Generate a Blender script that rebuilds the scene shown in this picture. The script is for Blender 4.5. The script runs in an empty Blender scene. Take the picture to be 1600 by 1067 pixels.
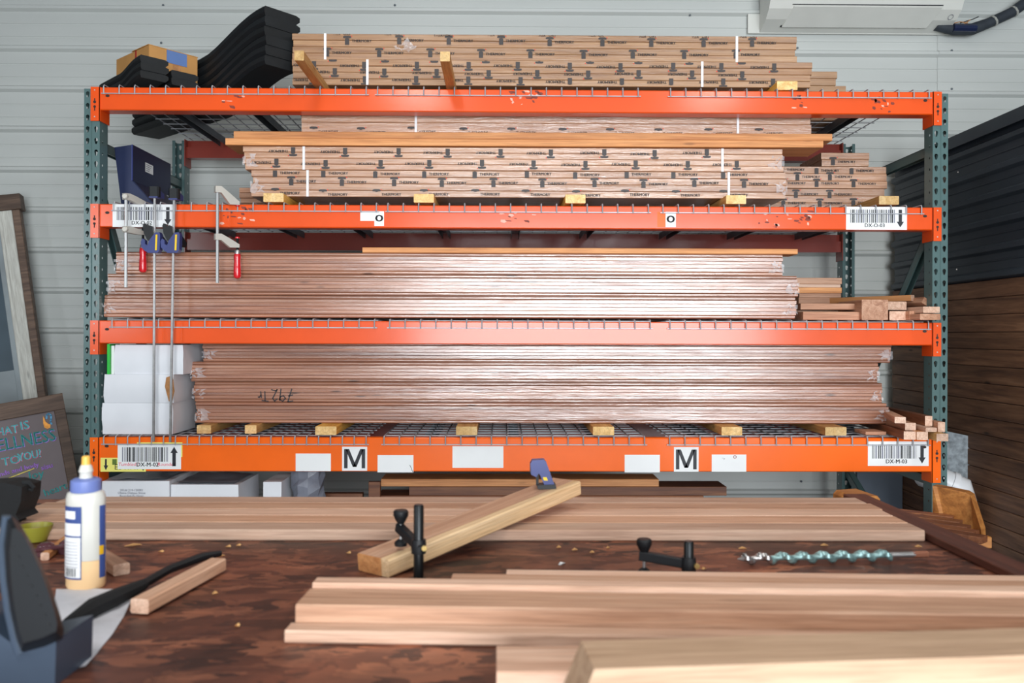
import bpy, math, random
from mathutils import Vector, Matrix
from mathutils.geometry import tessellate_polygon

SC = bpy.context.scene
COL = SC.collection
R = math.radians
random.seed(7)

# ------------------------------------------------------------------ camera, light, exposure
F_PX, CY = 1327.8, 523.34
CAM = Vector((-0.0686, -3.7308, 1.3697))
YAW, PIT, ROL = 0.0113, -0.0005, 0.0026
FW = Vector((math.sin(YAW) * math.cos(PIT), math.cos(YAW) * math.cos(PIT), math.sin(PIT)))
_rt = Vector((math.cos(YAW), -math.sin(YAW), 0))
_up = _rt.cross(FW)
RT = _rt * math.cos(ROL) + _up * math.sin(ROL)
UP = -_rt * math.sin(ROL) + _up * math.cos(ROL)
cd = bpy.data.cameras.new('camera')
cam = bpy.data.objects.new('camera', cd)
COL.objects.link(cam)
cam.matrix_world = Matrix(((RT.x, UP.x, -FW.x, CAM.x), (RT.y, UP.y, -FW.y, CAM.y), (RT.z, UP.z, -FW.z, CAM.z), (0, 0, 0, 1)))
cd.sensor_width = 36.0
cd.lens = F_PX / 1600 * 36.0
cd.shift_y = -(533.5 - CY) / 1600
cd.clip_start = 0.02
cd.dof.use_dof = True
cd.dof.focus_distance = 3.75
cd.dof.aperture_fstop = 4.5
SC.camera = cam

world = bpy.data.worlds.new('daylight')
SC.world = world
world.use_nodes = True
world.node_tree.nodes['Background'].inputs[0].default_value = (0.75, 0.86, 1.0, 1)
world.node_tree.nodes['Background'].inputs[1].default_value = 1.0

def area(name, loc, rot, sx, sy, power, col):
    l = bpy.data.lights.new(name, 'AREA')
    l.shape = 'RECTANGLE'; l.size = sx; l.size_y = sy; l.energy = power; l.color = col
    o = bpy.data.objects.new(name, l)
    o.location = loc; o.rotation_euler = rot
    COL.objects.link(o)
    return o
# assumed, unseen: daylight through an open roll-up door behind the camera, fluorescent ceiling tubes
area('assumed_door_daylight', (1.15, -7.75, 1.42), (R(90), 0, 0), 4.7, 2.7, 1450, (0.90, 0.96, 1.0))
area('assumed_side_daylight', (-4.40, -5.2, 2.1), (R(90), 0, R(-90)), 2.4, 1.4, 190, (0.90, 0.96, 1.0))  # added side light, assumed daylight from the left; that wall has no window
for lx, ly, lw in ((-0.6, -0.95, 34), (1.8, -0.95, 34), (-0.9, -4.4, 130), (2.0, -4.4, 130)):
    area('assumed_tube_light', (lx, ly, 3.80), (0, 0, 0), 0.4, 1.6, lw, (1.0, 0.98, 0.92))  # assumed ceiling lamps, area lights without fixtures

SC.view_settings.view_transform = 'Standard'
SC.view_settings.look = 'None'
SC.view_settings.gamma = 1.0
SC.view_settings.use_curve_mapping = False
SC.view_settings.exposure = -1.28
SC.cycles.use_denoising = True
SC.cycles.max_bounces = 8
SC.cycles.diffuse_bounces = 4
SC.cycles.caustics_reflective = False
SC.cycles.caustics_refractive = False

# ------------------------------------------------------------------ helpers
def ray(px, py):
    return FW + RT * ((px - 800) / F_PX) + UP * ((CY - py) / F_PX)
def at(px, py, Y):            # point of the picture on the plane y = Y
    r = ray(px, py)
    return CAM + r * ((Y - CAM.y) / r.y)
def on(px, py, Z):            # point of the picture on the plane z = Z
    r = ray(px, py)
    return CAM + r * ((Z - CAM.z) / r.z)
def X(px, Y, py=523): return at(px, py, Y).x
def Zz(py, Y, px=800): return at(px, py, Y).z

def s2l(c):
    return tuple(((v / 255) / 12.92 if v / 255 <= .04045 else ((v / 255 + .055) / 1.055) ** 2.4) for v in c[:3]) + (1,)

WO = {}
class MB:
    def __init__(s): s.v = []; s.f = []; s.m = []
    def add(s, vs, fs, m=0):
        b = len(s.v); s.v += [Vector(q) for q in vs]
        s.f += [tuple(i + b for i in q) for q in fs]
        s.m += ([m] * len(fs)) if isinstance(m, int) else list(m)
        return s
    def box(s, x0, x1, y0, y1, z0, z1, m=0):
        return s.add([(x0, y0, z0), (x1, y0, z0), (x1, y1, z0), (x0, y1, z0), (x0, y0, z1), (x1, y0, z1), (x1, y1, z1), (x0, y1, z1)],
                     [(0, 3, 2, 1), (4, 5, 6, 7), (0, 1, 5, 4), (1, 2, 6, 5), (2, 3, 7, 6), (3, 0, 4, 7)], m)
    def prism(s, poly, axis, a0, a1, m=0, mcap=None):
        n = len(poly)
        P = {'x': lambda p, a: (a, p[0], p[1]), 'y': lambda p, a: (p[0], a, p[1]), 'z': lambda p, a: (p[0], p[1], a)}[axis]
        vs = [P(p, a0) for p in poly] + [P(p, a1) for p in poly]
        fs = [(i, (i + 1) % n, n + (i + 1) % n, n + i) for i in range(n)] + [tuple(range(n))[::-1], tuple(range(n, 2 * n))]
        mc = m if mcap is None else mcap
        return s.add(vs, fs, [m] * n + [mc, mc])
    def cbox(s, x0, x1, y0, y1, z0, z1, c=.002, m=0, axis='x', mcap=None):   # box with chamfered long edges
        if axis == 'x': a0, a1, b0, b1, e0, e1 = y0, y1, z0, z1, x0, x1
        elif axis == 'y': a0, a1, b0, b1, e0, e1 = x0, x1, z0, z1, y0, y1
        else: a0, a1, b0, b1, e0, e1 = x0, x1, y0, y1, z0, z1
        poly = [(a0 + c, b0), (a1 - c, b0), (a1, b0 + c), (a1, b1 - c), (a1 - c, b1), (a0 + c, b1), (a0, b1 - c), (a0, b0 + c)]
        return s.prism(poly, axis, e0, e1, m, mcap)
    def tube(s, pts, r, seg=8, m=0, caps=True):
        pts = [Vector(p) for p in pts]; n = len(pts)
        rs = r if isinstance(r, (list, tuple)) else [r] * n
        vs = []; prev = None
        for i, p in enumerate(pts):
            t = (pts[min(i + 1, n - 1)] - pts[max(i - 1, 0)]).normalized()
            if prev is None:
                a = Vector((0, 0, 1)) if abs(t.z) < .9 else Vector((1, 0, 0))
                u = t.cross(a).normalized()
            else:
                u = (prev - t * prev.dot(t)).normalized()
            prev = u; w = t.cross(u)
            for k in range(seg):
                an = 2 * math.pi * (k + .5) / seg
                vs.append(p + (u * math.cos(an) + w * math.sin(an)) * rs[i])
        fs = [(i * seg + k, i * seg + (k + 1) % seg, (i + 1) * seg + (k + 1) % seg, (i + 1) * seg + k) for i in range(n - 1) for k in range(seg)]
        if caps: fs += [tuple(range(seg))[::-1], tuple(range((n - 1) * seg, n * seg))]
        return s.add(vs, fs, m)
    def lathe(s, prof, seg=20, c=(0, 0, 0), m=0, sx=1, sy=1):
        c = Vector(c); n = len(prof); vs = []
        for r, z in prof:
            for k in range(seg):
                an = 2 * math.pi * k / seg
                vs.append(c + Vector((r * math.cos(an) * sx, r * math.sin(an) * sy, z)))
        fs = [(i * seg + k, i * seg + (k + 1) % seg, (i + 1) * seg + (k + 1) % seg, (i + 1) * seg + k) for i in range(n - 1) for k in range(seg)]
        fs += [tuple(range(seg))[::-1], tuple(range((n - 1) * seg, n * seg))]
        return s.add(vs, fs, m)
    def stamp(s, geo, fn, m=0):
        vs, fs = geo
        return s.add([fn(a, b) for a, b in vs], fs, m)
    def rect(s, fn, a0, a1, b0, b1, m=0):
        return s.add([fn(a0, b0), fn(a1, b0), fn(a1, b1), fn(a0, b1)], [(0, 1, 2, 3)], m)
    def poly(s, fn, pts, m=0):
        return s.add([fn(a, b) for a, b in pts], [tuple(range(len(pts)))], m)
    def ribbon(s, fn, pts, w, m=0):
        for (a, b), (c, d) in zip(pts[:-1], pts[1:]):
            L = math.hypot(c - a, d - b) or 1e-6; nx, ny = -(d - b) / L * w / 2, (c - a) / L * w / 2
            ex, ey = (c - a) / L * w * .3, (d - b) / L * w * .3
            s.add([fn(a - ex + nx, b - ey + ny), fn(a - ex - nx, b - ey - ny), fn(c + ex - nx, d + ey - ny), fn(c + ex + nx, d + ey + ny)], [(0, 1, 2, 3)], m)
        return s
    def xf(s, M, start=0):
        for i in range(start, len(s.v)): s.v[i] = M @ s.v[i]
        return s
    def build(s, name, mats, parent=None, smooth=False, local=False):
        me = bpy.data.meshes.new(name)
        vs = s.v
        if local: c = Vector((0, 0, 0))
        else:
            lo = Vector([min(v[i] for v in vs) for i in range(3)]); hi = Vector([max(v[i] for v in vs) for i in range(3)])
            c = (lo + hi) / 2
            if parent is None: c.z = lo.z
        me.from_pydata([v - c for v in vs], [], s.f)
        if not isinstance(mats, (list, tuple)): mats = [mats]
        for mt in mats: me.materials.append(mt)
        if len(mats) > 1: me.polygons.foreach_set('material_index', s.m)
        if smooth:
            me.polygons.foreach_set('use_smooth', [True] * len(me.polygons))
            me.set_sharp_from_angle(angle=R(40))
        me.update()
        o = bpy.data.objects.new(name, me); COL.objects.link(o)
        if parent is not None:
            o.parent = parent
            o.location = Vector((0, 0, 0)) if local else c - WO[parent.name]
        else:
            o.location = c
        WO[o.name] = Vector(c)
        return o

def tag(o, label=None, cat=None, group=None, kind=None):
    if label: o['label'] = label
    if cat: o['category'] = cat
    if group: o['group'] = group
    if kind: o['kind'] = kind
    return o
def empty(name, loc=(0, 0, 0), rz=0, rot=None):
    o = bpy.data.objects.new(name, None); COL.objects.link(o)
    o.location = loc; o.rotation_euler = rot if rot is not None else (0, 0, rz); o.empty_display_size = .05
    WO[o.name] = Vector(loc)
    return o
def thing(name, loc, label, cat, group=None, rz=0, rot=None):
    return tag(empty(name, loc, rz, rot), label, cat, group)
def place(o, M):       # give an object a full placement matrix
    o.matrix_world = M
    WO[o.name] = M.to_translation()
    return o
def frame(o, xd, up=(0, 0, 1)):     # matrix: local x along xd, local z near up
    x = Vector((xd[0], xd[1], xd[2] if len(xd) > 2 else 0)).normalized(); u = Vector(up)
    y = u.cross(x).normalized(); z = x.cross(y)
    return Matrix(((x.x, y.x, z.x, o[0]), (x.y, y.y, z.y, o[1]), (x.z, y.z, z.z, o[2]), (0, 0, 0, 1)))

_tg = {}
def text_geo(body, size=1.0, bold=0.0, align='CENTER', shear=0.0):
    k = (body, bold, align, shear)
    if k not in _tg:
        cu = bpy.data.curves.new('lettering', 'FONT'); cu.body = body; cu.align_x = align; cu.align_y = 'CENTER'
        cu.offset = bold; cu.resolution_u = 2; cu.shear = shear
        ob = bpy.data.objects.new('lettering', cu); COL.objects.link(ob)
        dg = bpy.context.evaluated_depsgraph_get()
        me = bpy.data.meshes.new_from_object(ob.evaluated_get(dg))
        _tg[k] = ([(v.co.x, v.co.y) for v in me.vertices], [tuple(p.vertices) for p in me.polygons])
        bpy.data.objects.remove(ob); bpy.data.curves.remove(cu); bpy.data.meshes.remove(me)
    vs, fs = _tg[k]
    return [(a * size, b * size) for a, b in vs], fs

# ------------------------------------------------------------------ materials
def nt(name):
    m = bpy.data.materials.new(name); m.use_nodes = True
    n = m.node_tree.nodes; l = m.node_tree.links
    return m, n, l, n['Principled BSDF']
def pr(b, **kw):
    for k, v in kw.items():
        k = {'rough': 'Roughness', 'metal': 'Metallic', 'coat': 'Coat Weight', 'coat_rough': 'Coat Roughness', 'coat_ior': 'Coat IOR', 'spec': 'Specular IOR Level', 'trans': 'Transmission Weight', 'ior': 'IOR', 'alpha': 'Alpha', 'sss': 'Subsurface Weight'}[k]
        b.inputs[k].default_value = v
def coords(n, l, scale, rnd=True):
    tc = n.new('ShaderNodeTexCoord'); mp = n.new('ShaderNodeMapping'); mp.inputs['Scale'].default_value = scale
    oi = n.new('ShaderNodeObjectInfo')
    if rnd:
        mu = n.new('ShaderNodeVectorMath'); mu.operation = 'SCALE'; mu.inputs[0].default_value = (31.7, 17.3, 23.1); l.new(oi.outputs['Random'], mu.inputs['Scale'])
        ad = n.new('ShaderNodeVectorMath'); ad.operation = 'ADD'; l.new(tc.outputs['Object'], ad.inputs[0]); l.new(mu.outputs[0], ad.inputs[1])
        l.new(ad.outputs[0], mp.inputs['Vector'])
    else: l.new(tc.outputs['Object'], mp.inputs['Vector'])
    return mp.outputs[0], oi.outputs['Random'], tc.outputs['Object']
def mixc(n, l, a, b, fac, mode='MIX'):
    m = n.new('ShaderNodeMix'); m.data_type = 'RGBA'; m.blend_type = mode
    for s_, v in ((6, a), (7, b), (0, fac)):
        if hasattr(v, 'links') or hasattr(v, 'is_linked'): l.new(v, m.inputs[s_])
        else: m.inputs[s_].default_value = v
    return m.outputs[2]
def ramp(n, l, fac, stops):
    r = n.new('ShaderNodeValToRGB'); e = r.color_ramp.elements
    while len(e) < len(stops): e.new(.5)
    for q, (p, c) in zip(e, stops): q.position = p; q.color = c
    l.new(fac, r.inputs[0]); return r.outputs[0]
def noise(n, l, vec, scale, detail=4, dist=0.0, rough=.55):
    t = n.new('ShaderNodeTexNoise'); t.inputs['Scale'].default_value = scale; t.inputs['Detail'].default_value = detail
    t.inputs['Distortion'].default_value = dist; t.inputs['Roughness'].default_value = rough
    l.new(vec, t.inputs['Vector']); return t.outputs['Fac']
def bump(n, l, h, strength, dist=.002):
    b = n.new('ShaderNodeBump'); b.inputs['Strength'].default_value = strength; b.inputs['Distance'].default_value = dist
    l.new(h, b.inputs['Height']); return b.outputs[0]

def plain(name, c, rough=.5, metal=0, var=.12, vscale=6, bmp=0, **kw):
    m, n, l, b = nt(name); c = s2l(c)
    v, rnd, raw = coords(n, l, (1, 1, 1))
    nz = noise(n, l, v, vscale, 3)
    lo = tuple(x * (1 - var) for x in c[:3]) + (1,); hi = tuple(min(1, x * (1 + var)) for x in c[:3]) + (1,)
    l.new(ramp(n, l, nz, [(.3, lo), (.7, hi)]), b.inputs['Base Color'])
    pr(b, rough=rough, metal=metal, **kw)
    if bmp: l.new(bump(n, l, noise(n, l, v, vscale * 8, 3), bmp), b.inputs['Normal'])
    return m

def wood(name, light, mid, dark, rough=.6, sx=1.0, sy=14., coat=0, coat_rough=.2, coat_ior=1.5, axis='x', knots=.5, var=.22, bmp=.25, film=0):
    m, n, l, b = nt(name)
    sc = {'x': (sx, sy, sy), 'y': (sy, sx, sy), 'z': (sy, sy, sx)}[axis]
    v, rnd, raw = coords(n, l, sc)
    g = noise(n, l, v, 2.2, 5, 1.2)
    col = ramp(n, l, g, [(.25, s2l(dark)), (.48, s2l(mid)), (.72, s2l(light))])
    fine = noise(n, l, v, 14, 3, .3)
    col = mixc(n, l, col, ramp(n, l, fine, [(.35, (.62, .58, .55, 1)), (.6, (1, 1, 1, 1))]), .55, 'MULTIPLY')
    if knots:
        kv, _, _ = coords(n, l, {'x': (2.2, 9, 9), 'y': (9, 2.2, 9), 'z': (9, 9, 2.2)}[axis])
        vo = n.new('ShaderNodeTexVoronoi'); vo.inputs['Scale'].default_value = 1.6; l.new(kv, vo.inputs['Vector'])
        kf = ramp(n, l, vo.outputs['Distance'], [(.05, (1, 1, 1, 1)), (.12, (0, 0, 0, 1))])
        kk = n.new('ShaderNodeMath'); kk.operation = 'MULTIPLY'; kk.inputs[1].default_value = knots; l.new(kf, kk.inputs[0])
        col = mixc(n, l, col, tuple(x * .3 for x in s2l(dark)[:3]) + (1,), kk.outputs[0])
    mr = n.new('ShaderNodeMapRange'); mr.inputs[3].default_value = 1 - var; mr.inputs[4].default_value = 1 + var; l.new(rnd, mr.inputs[0])
    hs = n.new('ShaderNodeHueSaturation'); l.new(mr.outputs[0], hs.inputs['Value']); l.new(col, hs.inputs['Color'])
    l.new(hs.outputs[0], b.inputs['Base Color'])
    pr(b, rough=rough, coat=coat, coat_rough=coat_rough, coat_ior=coat_ior)
    l.new(bump(n, l, fine, bmp, .0015), b.inputs['Normal'])
    if film:   # clear stretch film pulled tight over the wood: wrinkled gloss coat
        fv, _, _ = coords(n, l, (2.0, 9, 30))
        f1 = noise(n, l, fv, 3.0, 4, 1.5, .6)
        l.new(bump(n, l, f1, film, .012), b.inputs['Coat Normal'])
        pv, _, _ = coords(n, l, (1.6, 1, 14))
        cw = ramp(n, l, noise(n, l, pv, 1.8, 4, .8), [(.32, (.45, .45, .45, 1)), (.55, (1, 1, 1, 1))])
        l.new(cw, b.inputs['Coat Weight'])
    return m

M = {}
def wall_paint(name, c, rough=.42):
    m, n, l, b = nt(name)
    v, rnd, raw = coords(n, l, (.6, 1, 2.5), False)
    nz = noise(n, l, v, 2.0, 4)
    c = s2l(c); lo = tuple(x * .93 for x in c[:3]) + (1,)
    l.new(ramp(n, l, nz, [(.3, lo), (.7, c)]), b.inputs['Base Color'])
    pr(b, rough=rough)
    return m
M['wall'] = wall_paint('white_siding_paint', (203, 206, 203))
M['dullwall'] = wall_paint('dull_grey_wall_paint', (118, 122, 124))
M['concrete'] = plain('grey_concrete', (128, 128, 126), .8, var=.2, vscale=3, bmp=.2)
M['ceiling'] = plain('ceiling_grey', (96, 98, 100), .8)

def steel_paint(name, c, rough=.5, coat=.5, wear=.25):
    m, n, l, b = nt(name)
    v, rnd, raw = coords(n, l, (1, 1, 1))
    c = s2l(c); nz = noise(n, l, v, 5, 4)
    col = ramp(n, l, nz, [(.3, tuple(x * .9 for x in c[:3]) + (1,)), (.7, c)])
    sv, _, _ = coords(n, l, (1.0, 1, .35))
    sc = noise(n, l, sv, 34, 6, .8, .7)
    w = ramp(n, l, sc, [(.69, (0, 0, 0, 1)), (.74, (wear, wear, wear, 1))])
    col = mixc(n, l, col, tuple(x * .28 for x in c[:3]) + (1,), w)
    l.new(col, b.inputs['Base Color'])
    pr(b, rough=rough, coat=coat, coat_rough=.17, coat_ior=1.7, spec=.25)
    l.new(bump(n, l, noise(n, l, v, 3, 2), .05, .01), b.inputs['Coat Normal'])
    return m
M['orange'] = steel_paint('orange_red_paint', (236, 82, 8))
M['orange4'] = steel_paint('bright_orange_paint', (255, 106, 0), coat=.2, wear=.1)
M['shadedorange'] = steel_paint('shaded_orange_paint', (142, 50, 36))  # darker copy of the beam paint: shadow on the rear beams put into the colour
M['green'] = steel_paint('grey_green_paint', (84, 110, 110), .38, .3)
M['wire'] = plain('galvanised_wire', (172, 174, 180), .4, .3, .1, 20)
M['channel'] = plain('galvanised_channel', (105, 112, 120), .45, .7, .1, 10)
M['pin'] = plain('dark_steel_pin', (60, 50, 48), .5, .6)
M['rivet'] = plain('pale_rivet', (200, 190, 185), .4, .5)

M['pine'] = wood('pale_pine', (240, 202, 140), (226, 180, 112), (200, 146, 80), .65, 1.0, 16)
M['pine_end'] = wood('pine_end_grain', (246, 214, 160), (230, 190, 128), (206, 160, 96), .75, 9, 9, knots=0)
M['cedar'] = wood('pink_cedar', (216, 177, 150), (202, 157, 128), (172, 126, 99), .5, .7, 18, knots=.35)
M['cedar2'] = wood('pale_cedar', (228, 196, 174), (212, 174, 150), (186, 144, 120), .5, .7, 18, knots=.3)
M['tan'] = wood('tan_softwood', (206, 180, 148), (190, 162, 130), (166, 138, 106), .6, .7, 14, knots=.3)
M['beamwood'] = wood('pale_peach_softwood', (204, 174, 146), (188, 156, 128), (164, 134, 106), .6, .7, 14, knots=.3, var=.02)
M['sapwood'] = wood('pale_sapwood', (236, 204, 164), (226, 190, 146), (208, 166, 120), .6, .7, 22, knots=.1, var=.05)
M['plank'] = wood('film_wrapped_plank', (196, 143, 114), (166, 110, 83), (112, 66, 50), .5, .5, 26, 1, .2, 2.0, knots=.8, var=.16, film=.11)
M['board'] = wood('film_wrapped_board', (200, 154, 120), (184, 136, 102), (156, 108, 78), .55, .5, 20, 1, .22, 1.9, knots=.2, var=.12, film=.30)
M['boardtop'] = wood('paper_wrapped_board', (178, 138, 100), (163, 121, 84), (138, 97, 66), .6, .5, 20, 1, .3, 1.5, knots=.2, var=.08, film=.25)
M['fir'] = wood('orange_fir', (222, 160, 104), (206, 142, 88), (178, 112, 64), .6, .6, 18)
M['offcut'] = wood('pinkish_offcut', (214, 168, 140), (192, 142, 112), (156, 104, 78), .6, .8, 14, knots=.4, var=.3)
M['brownwood'] = wood('brown_hardwood', (150, 98, 62), (120, 72, 46), (84, 46, 30), .55, .6, 14)
M['darkplank'] = wood('burnt_brown_plank', (146, 106, 78), (116, 80, 57), (72, 47, 34), .6, 0.7, 9, axis='y', knots=.85, var=.22)
M['frame_brown'] = wood('dark_frame_wood', (120, 96, 80), (92, 72, 60), (62, 46, 38), .65, .8, 10)
M['honey'] = wood('honey_stained_wood', (196, 138, 76), (166, 108, 56), (118, 72, 36), .4, .8, 10, knots=.3)
M['weathered'] = wood('weathered_white_wood', (204, 204, 196), (186, 185, 178), (150, 148, 142), .7, .8, 10, axis='z')

def benchmat():
    m, n, l, b = nt('stained_chipboard')
    v, rnd, raw = coords(n, l, (3, 7, 1), False)
    vo = n.new('ShaderNodeTexVoronoi'); vo.inputs['Scale'].default_value = 5; vo.inputs['Randomness'].default_value = 1
    nd = noise(n, l, v, 2.5, 5, 1)
    ad = n.new('ShaderNodeVectorMath'); ad.operation = 'ADD'; l.new(v, ad.inputs[0]); l.new(nd, ad.inputs[1]); l.new(ad.outputs[0], vo.inputs['Vector'])
    c1 = ramp(n, l, vo.outputs['Color'], [(.1, s2l((50, 27, 21))), (.5, s2l((98, 56, 41))), (.9, s2l((150, 96, 70)))])
    big = noise(n, l, raw, 2.2, 5, .6, .65)
    col = mixc(n, l, c1, ramp(n, l, big, [(.36, (.34, .30, .30, 1)), (.52, (.85, .8, .8, 1)), (.66, (1.5, 1.35, 1.25, 1))]), .95, 'MULTIPLY')
    sp = noise(n, l, v, 9, 6, .5, .75)
    col = mixc(n, l, col, s2l((196, 150, 112)), ramp(n, l, sp, [(.7, (0, 0, 0, 1)), (.76, (.55, .55, .55, 1))]))
    l.new(col, b.inputs['Base Color']); pr(b, rough=.48)
    l.new(bump(n, l, noise(n, l, v, 8, 5), .3, .002), b.inputs['Normal'])
    return m
M['bench'] = benchmat()
M['batten'] = wood('reddish_brown_batten', (112, 66, 50), (94, 52, 40), (68, 36, 28), .5, .8, 8, axis='y', knots=.1)

M['black'] = plain('black_plastic', (10, 14, 19), .5, 0, .2)
M['rubber'] = plain('black_rubber', (12, 16, 20), .6, 0, .35, 5, .3)
M['blacksteel'] = plain('black_steel', (26, 28, 30), .35, .5)
M['navy'] = plain('navy_plastic', (52, 62, 118), .4, 0, .1)
M['navysheet'] = plain('navy_sheet_metal', (30, 40, 74), .35, .2, .08)
M['yellow'] = plain('yellow_print', (230, 190, 30), .5)
M['chrome'] = plain('bright_steel', (190, 190, 190), .36, .9, .05)
M['cast'] = plain('cast_metal_grey', (200, 196, 188), .45, .35, .06)
M['red'] = plain('red_lacquered_wood', (214, 20, 34), .28, 0, .1, 5, 0, coat=.6)
M['carton'] = plain('white_carton', (222, 224, 230), .65, 0, .05, 5, .15)
M['cartondark'] = plain('grey_film_cover', (120, 124, 136), .3, 0, .3, 8, .3)
M['kraft'] = plain('kraft_cardboard', (190, 138, 78), .7, 0, .1, 8)
M['kraftedge'] = plain('torn_brown_card', (176, 124, 78), .8, 0, .25, 40)
M['bluetape'] = plain('blue_tape', (96, 124, 178), .5)
M['redtape'] = plain('red_stripe', (170, 50, 34), .6)
M['greenstrip'] = plain('green_strip', (30, 190, 60), .4)
M['white'] = plain('white_label', (236, 237, 238), .5, 0, .03)
M['ink'] = plain('black_ink', (30, 32, 40), .5, 0, .1)
M['ink2'] = plain('charcoal_print', (58, 52, 52), .5, 0, .15)
M['greyink'] = plain('grey_ink', (130, 132, 146), .5)
M['redink'] = plain('red_marker', (226, 40, 84), .5)
M['reddot'] = plain('red_print', (214, 60, 44), .5)
M['yellowlabel'] = plain('yellow_label', (240, 232, 120), .5, 0, .03)
M['greenink'] = plain('olive_print', (96, 120, 44), .5)
M['film'] = plain('crumpled_clear_film', (225, 222, 228), .15, 0, .1, 20, .6)
M['strap'] = plain('white_strap', (235, 235, 238), .45, 0, .04)
M['slate'] = plain('grey_brown_chalkboard', (112, 102, 104), .75, 0, .12, 4)
for k, c in (('ch_cyan', (96, 188, 196)), ('ch_pink', (196, 110, 140)), ('ch_purple', (158, 112, 200)), ('ch_yellow', (214, 196, 90)), ('ch_orange', (236, 158, 76)), ('ch_teal', (66, 150, 150)), ('ch_blue', (92, 150, 186))):
    M[k] = plain('chalk_' + k[3:], c, .9, 0, .25, 60)
def metal_siding():
    m, n, l, b = nt('charcoal_siding')
    v, rnd, raw = coords(n, l, (1, .5, 1), False)
    l.new(ramp(n, l, noise(n, l, v, 4, 4), [(.3, s2l((38, 45, 54))), (.7, s2l((52, 60, 69)))]), b.inputs['Base Color'])
    pr(b, rough=.42, metal=.1); return m
M['siding'] = metal_siding()
M['acplastic'] = plain('white_ac_plastic', (222, 222, 216), .4, 0, .03)
M['pipefoam'] = plain('dark_pipe_insulation', (48, 54, 62), .7, 0, .2, 20, .3)
M['tapefoil'] = plain('pale_pipe_tape', (170, 170, 164), .5)
M['glue'] = plain('milky_bottle_plastic', (205, 203, 196), .35, 0, .03)
M['gluefill'] = plain('cream_glue', (240, 200, 150), .35, 0, .03)
M['capblue'] = plain('periwinkle_cap', (112, 128, 190), .4)
M['gluetip'] = plain('yellow_tip', (238, 184, 84), .4)
M['labelblue'] = plain('label_blue', (58, 78, 138), .4)
M['labelgrey'] = plain('label_pale_grey', (198, 198, 204), .5, 0, .12, 90)
M['labelgold'] = plain('label_gold', (220, 170, 30), .4)
M['greyplastic'] = plain('slate_grey_plastic', (56, 68, 84), .4)
M['paper'] = plain('creased_paper', (205, 206, 214), .7, 0, .12, 12, .5)
M['graphite'] = plain('grey_smudge', (120, 122, 130), .8, 0, .3, 30)
M['limebowl'] = plain('olive_yellow_plastic', (138, 134, 46), .4)
M['cloth'] = plain('black_cloth', (13, 15, 18), .85, 0, .3, 20, .4)
M['teal'] = plain('teal_drill_paint', (138, 170, 170), .35, .55, .4, 60)
M['steel'] = plain('drill_steel', (170, 168, 168), .3, .9, .15, 40)
M['copper'] = plain('brown_shank', (150, 98, 76), .4, .6)
M['brass'] = plain('brass_screw', (214, 186, 120), .3, .8)
M['greyfelt'] = plain('speckled_grey_board', (138, 146, 152), .85, 0, .35, 45)
M['duct'] = plain('white_pvc', (226, 228, 232), .35, 0, .03)
M['greypanel'] = plain('slate_blue_panel', (96, 106, 120), .6, 0, .1, 3)
M['maroon'] = plain('glossy_maroon', (84, 52, 58), .15, 0, .2)
M['shav'] = plain('wood_shaving', (226, 176, 116), .6)
M['glass'] = plain('dusty_dark_glass', (62, 76, 86), .25, 0, .35, 2)
M['greyboard'] = plain('dusty_grey_board', (140, 148, 152), .7, 0, .3, 2.5)

# ------------------------------------------------------------------ the setting
YW = 1.35
def siding_profile(z0, z1, base):
    # base rib bottom, pitch .239 ; returns (dy, z) going up; dy is how far it stands out from the wall
    p = .2392; out = []
    k0 = math.floor((z0 - base) / p) - 1
    for k in range(k0, k0 + int((z1 - z0) / p) + 4):
        b = base + k * p
        for dz, dy in ((0, 0), (.014, .022), (.030, .024), (.040, .002), (.083, .002), (.085, -.002), (.090, -.002), (.092, .002), (.161, .002), (.163, -.002), (.168, -.002), (.170, .002), (.2385, .002)):
            z = b + dz
            if z0 <= z <= z1: out.append((dy, z))
    return out
rib_base = Zz(333, YW, 60)
def siding(name, x0, x1, parent=None, lift=0):
    pf = siding_profile(0.0, 4.0, rib_base); mb = MB()
    vs = [(x0, YW - dy - lift, z) for dy, z in pf] + [(x1, YW - dy - lift, z) for dy, z in pf]; n = len(pf)
    mb.add(vs, [(i, n + i, n + i + 1, i + 1) for i in range(n - 1)])
    return mb
seam = X(1464, YW, 130)
mb = siding('s', -4.5, 4.5); mb.box(-4.5, 4.5, YW + .03, YW + .15, 0, 4.0)
wall_back = tag(mb.build('wall_back', M['wall']), 'white horizontally ribbed metal siding wall behind the rack', kind='structure')
siding('p', seam, 4.45, None, .004).build('siding_panel', M['wall'], wall_back)
scr = None
for (sx, sy) in ((255, 8), (252, 67), (617, 8), (1078, 24), (1487, 79), (1487, 139), (1246, 75), (588, 755), (1252, 752)):
    p = at(sx, sy, YW - .008)
    b = MB(); b.lathe([(.0065, 0), (.0065, .003), (.004, .006), (.001, .007)], 8); b.xf(Matrix.Translation(p) @ Matrix.Rotation(R(90), 4, 'X'))
    b.build('screw', M['channel'], wall_back)

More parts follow.
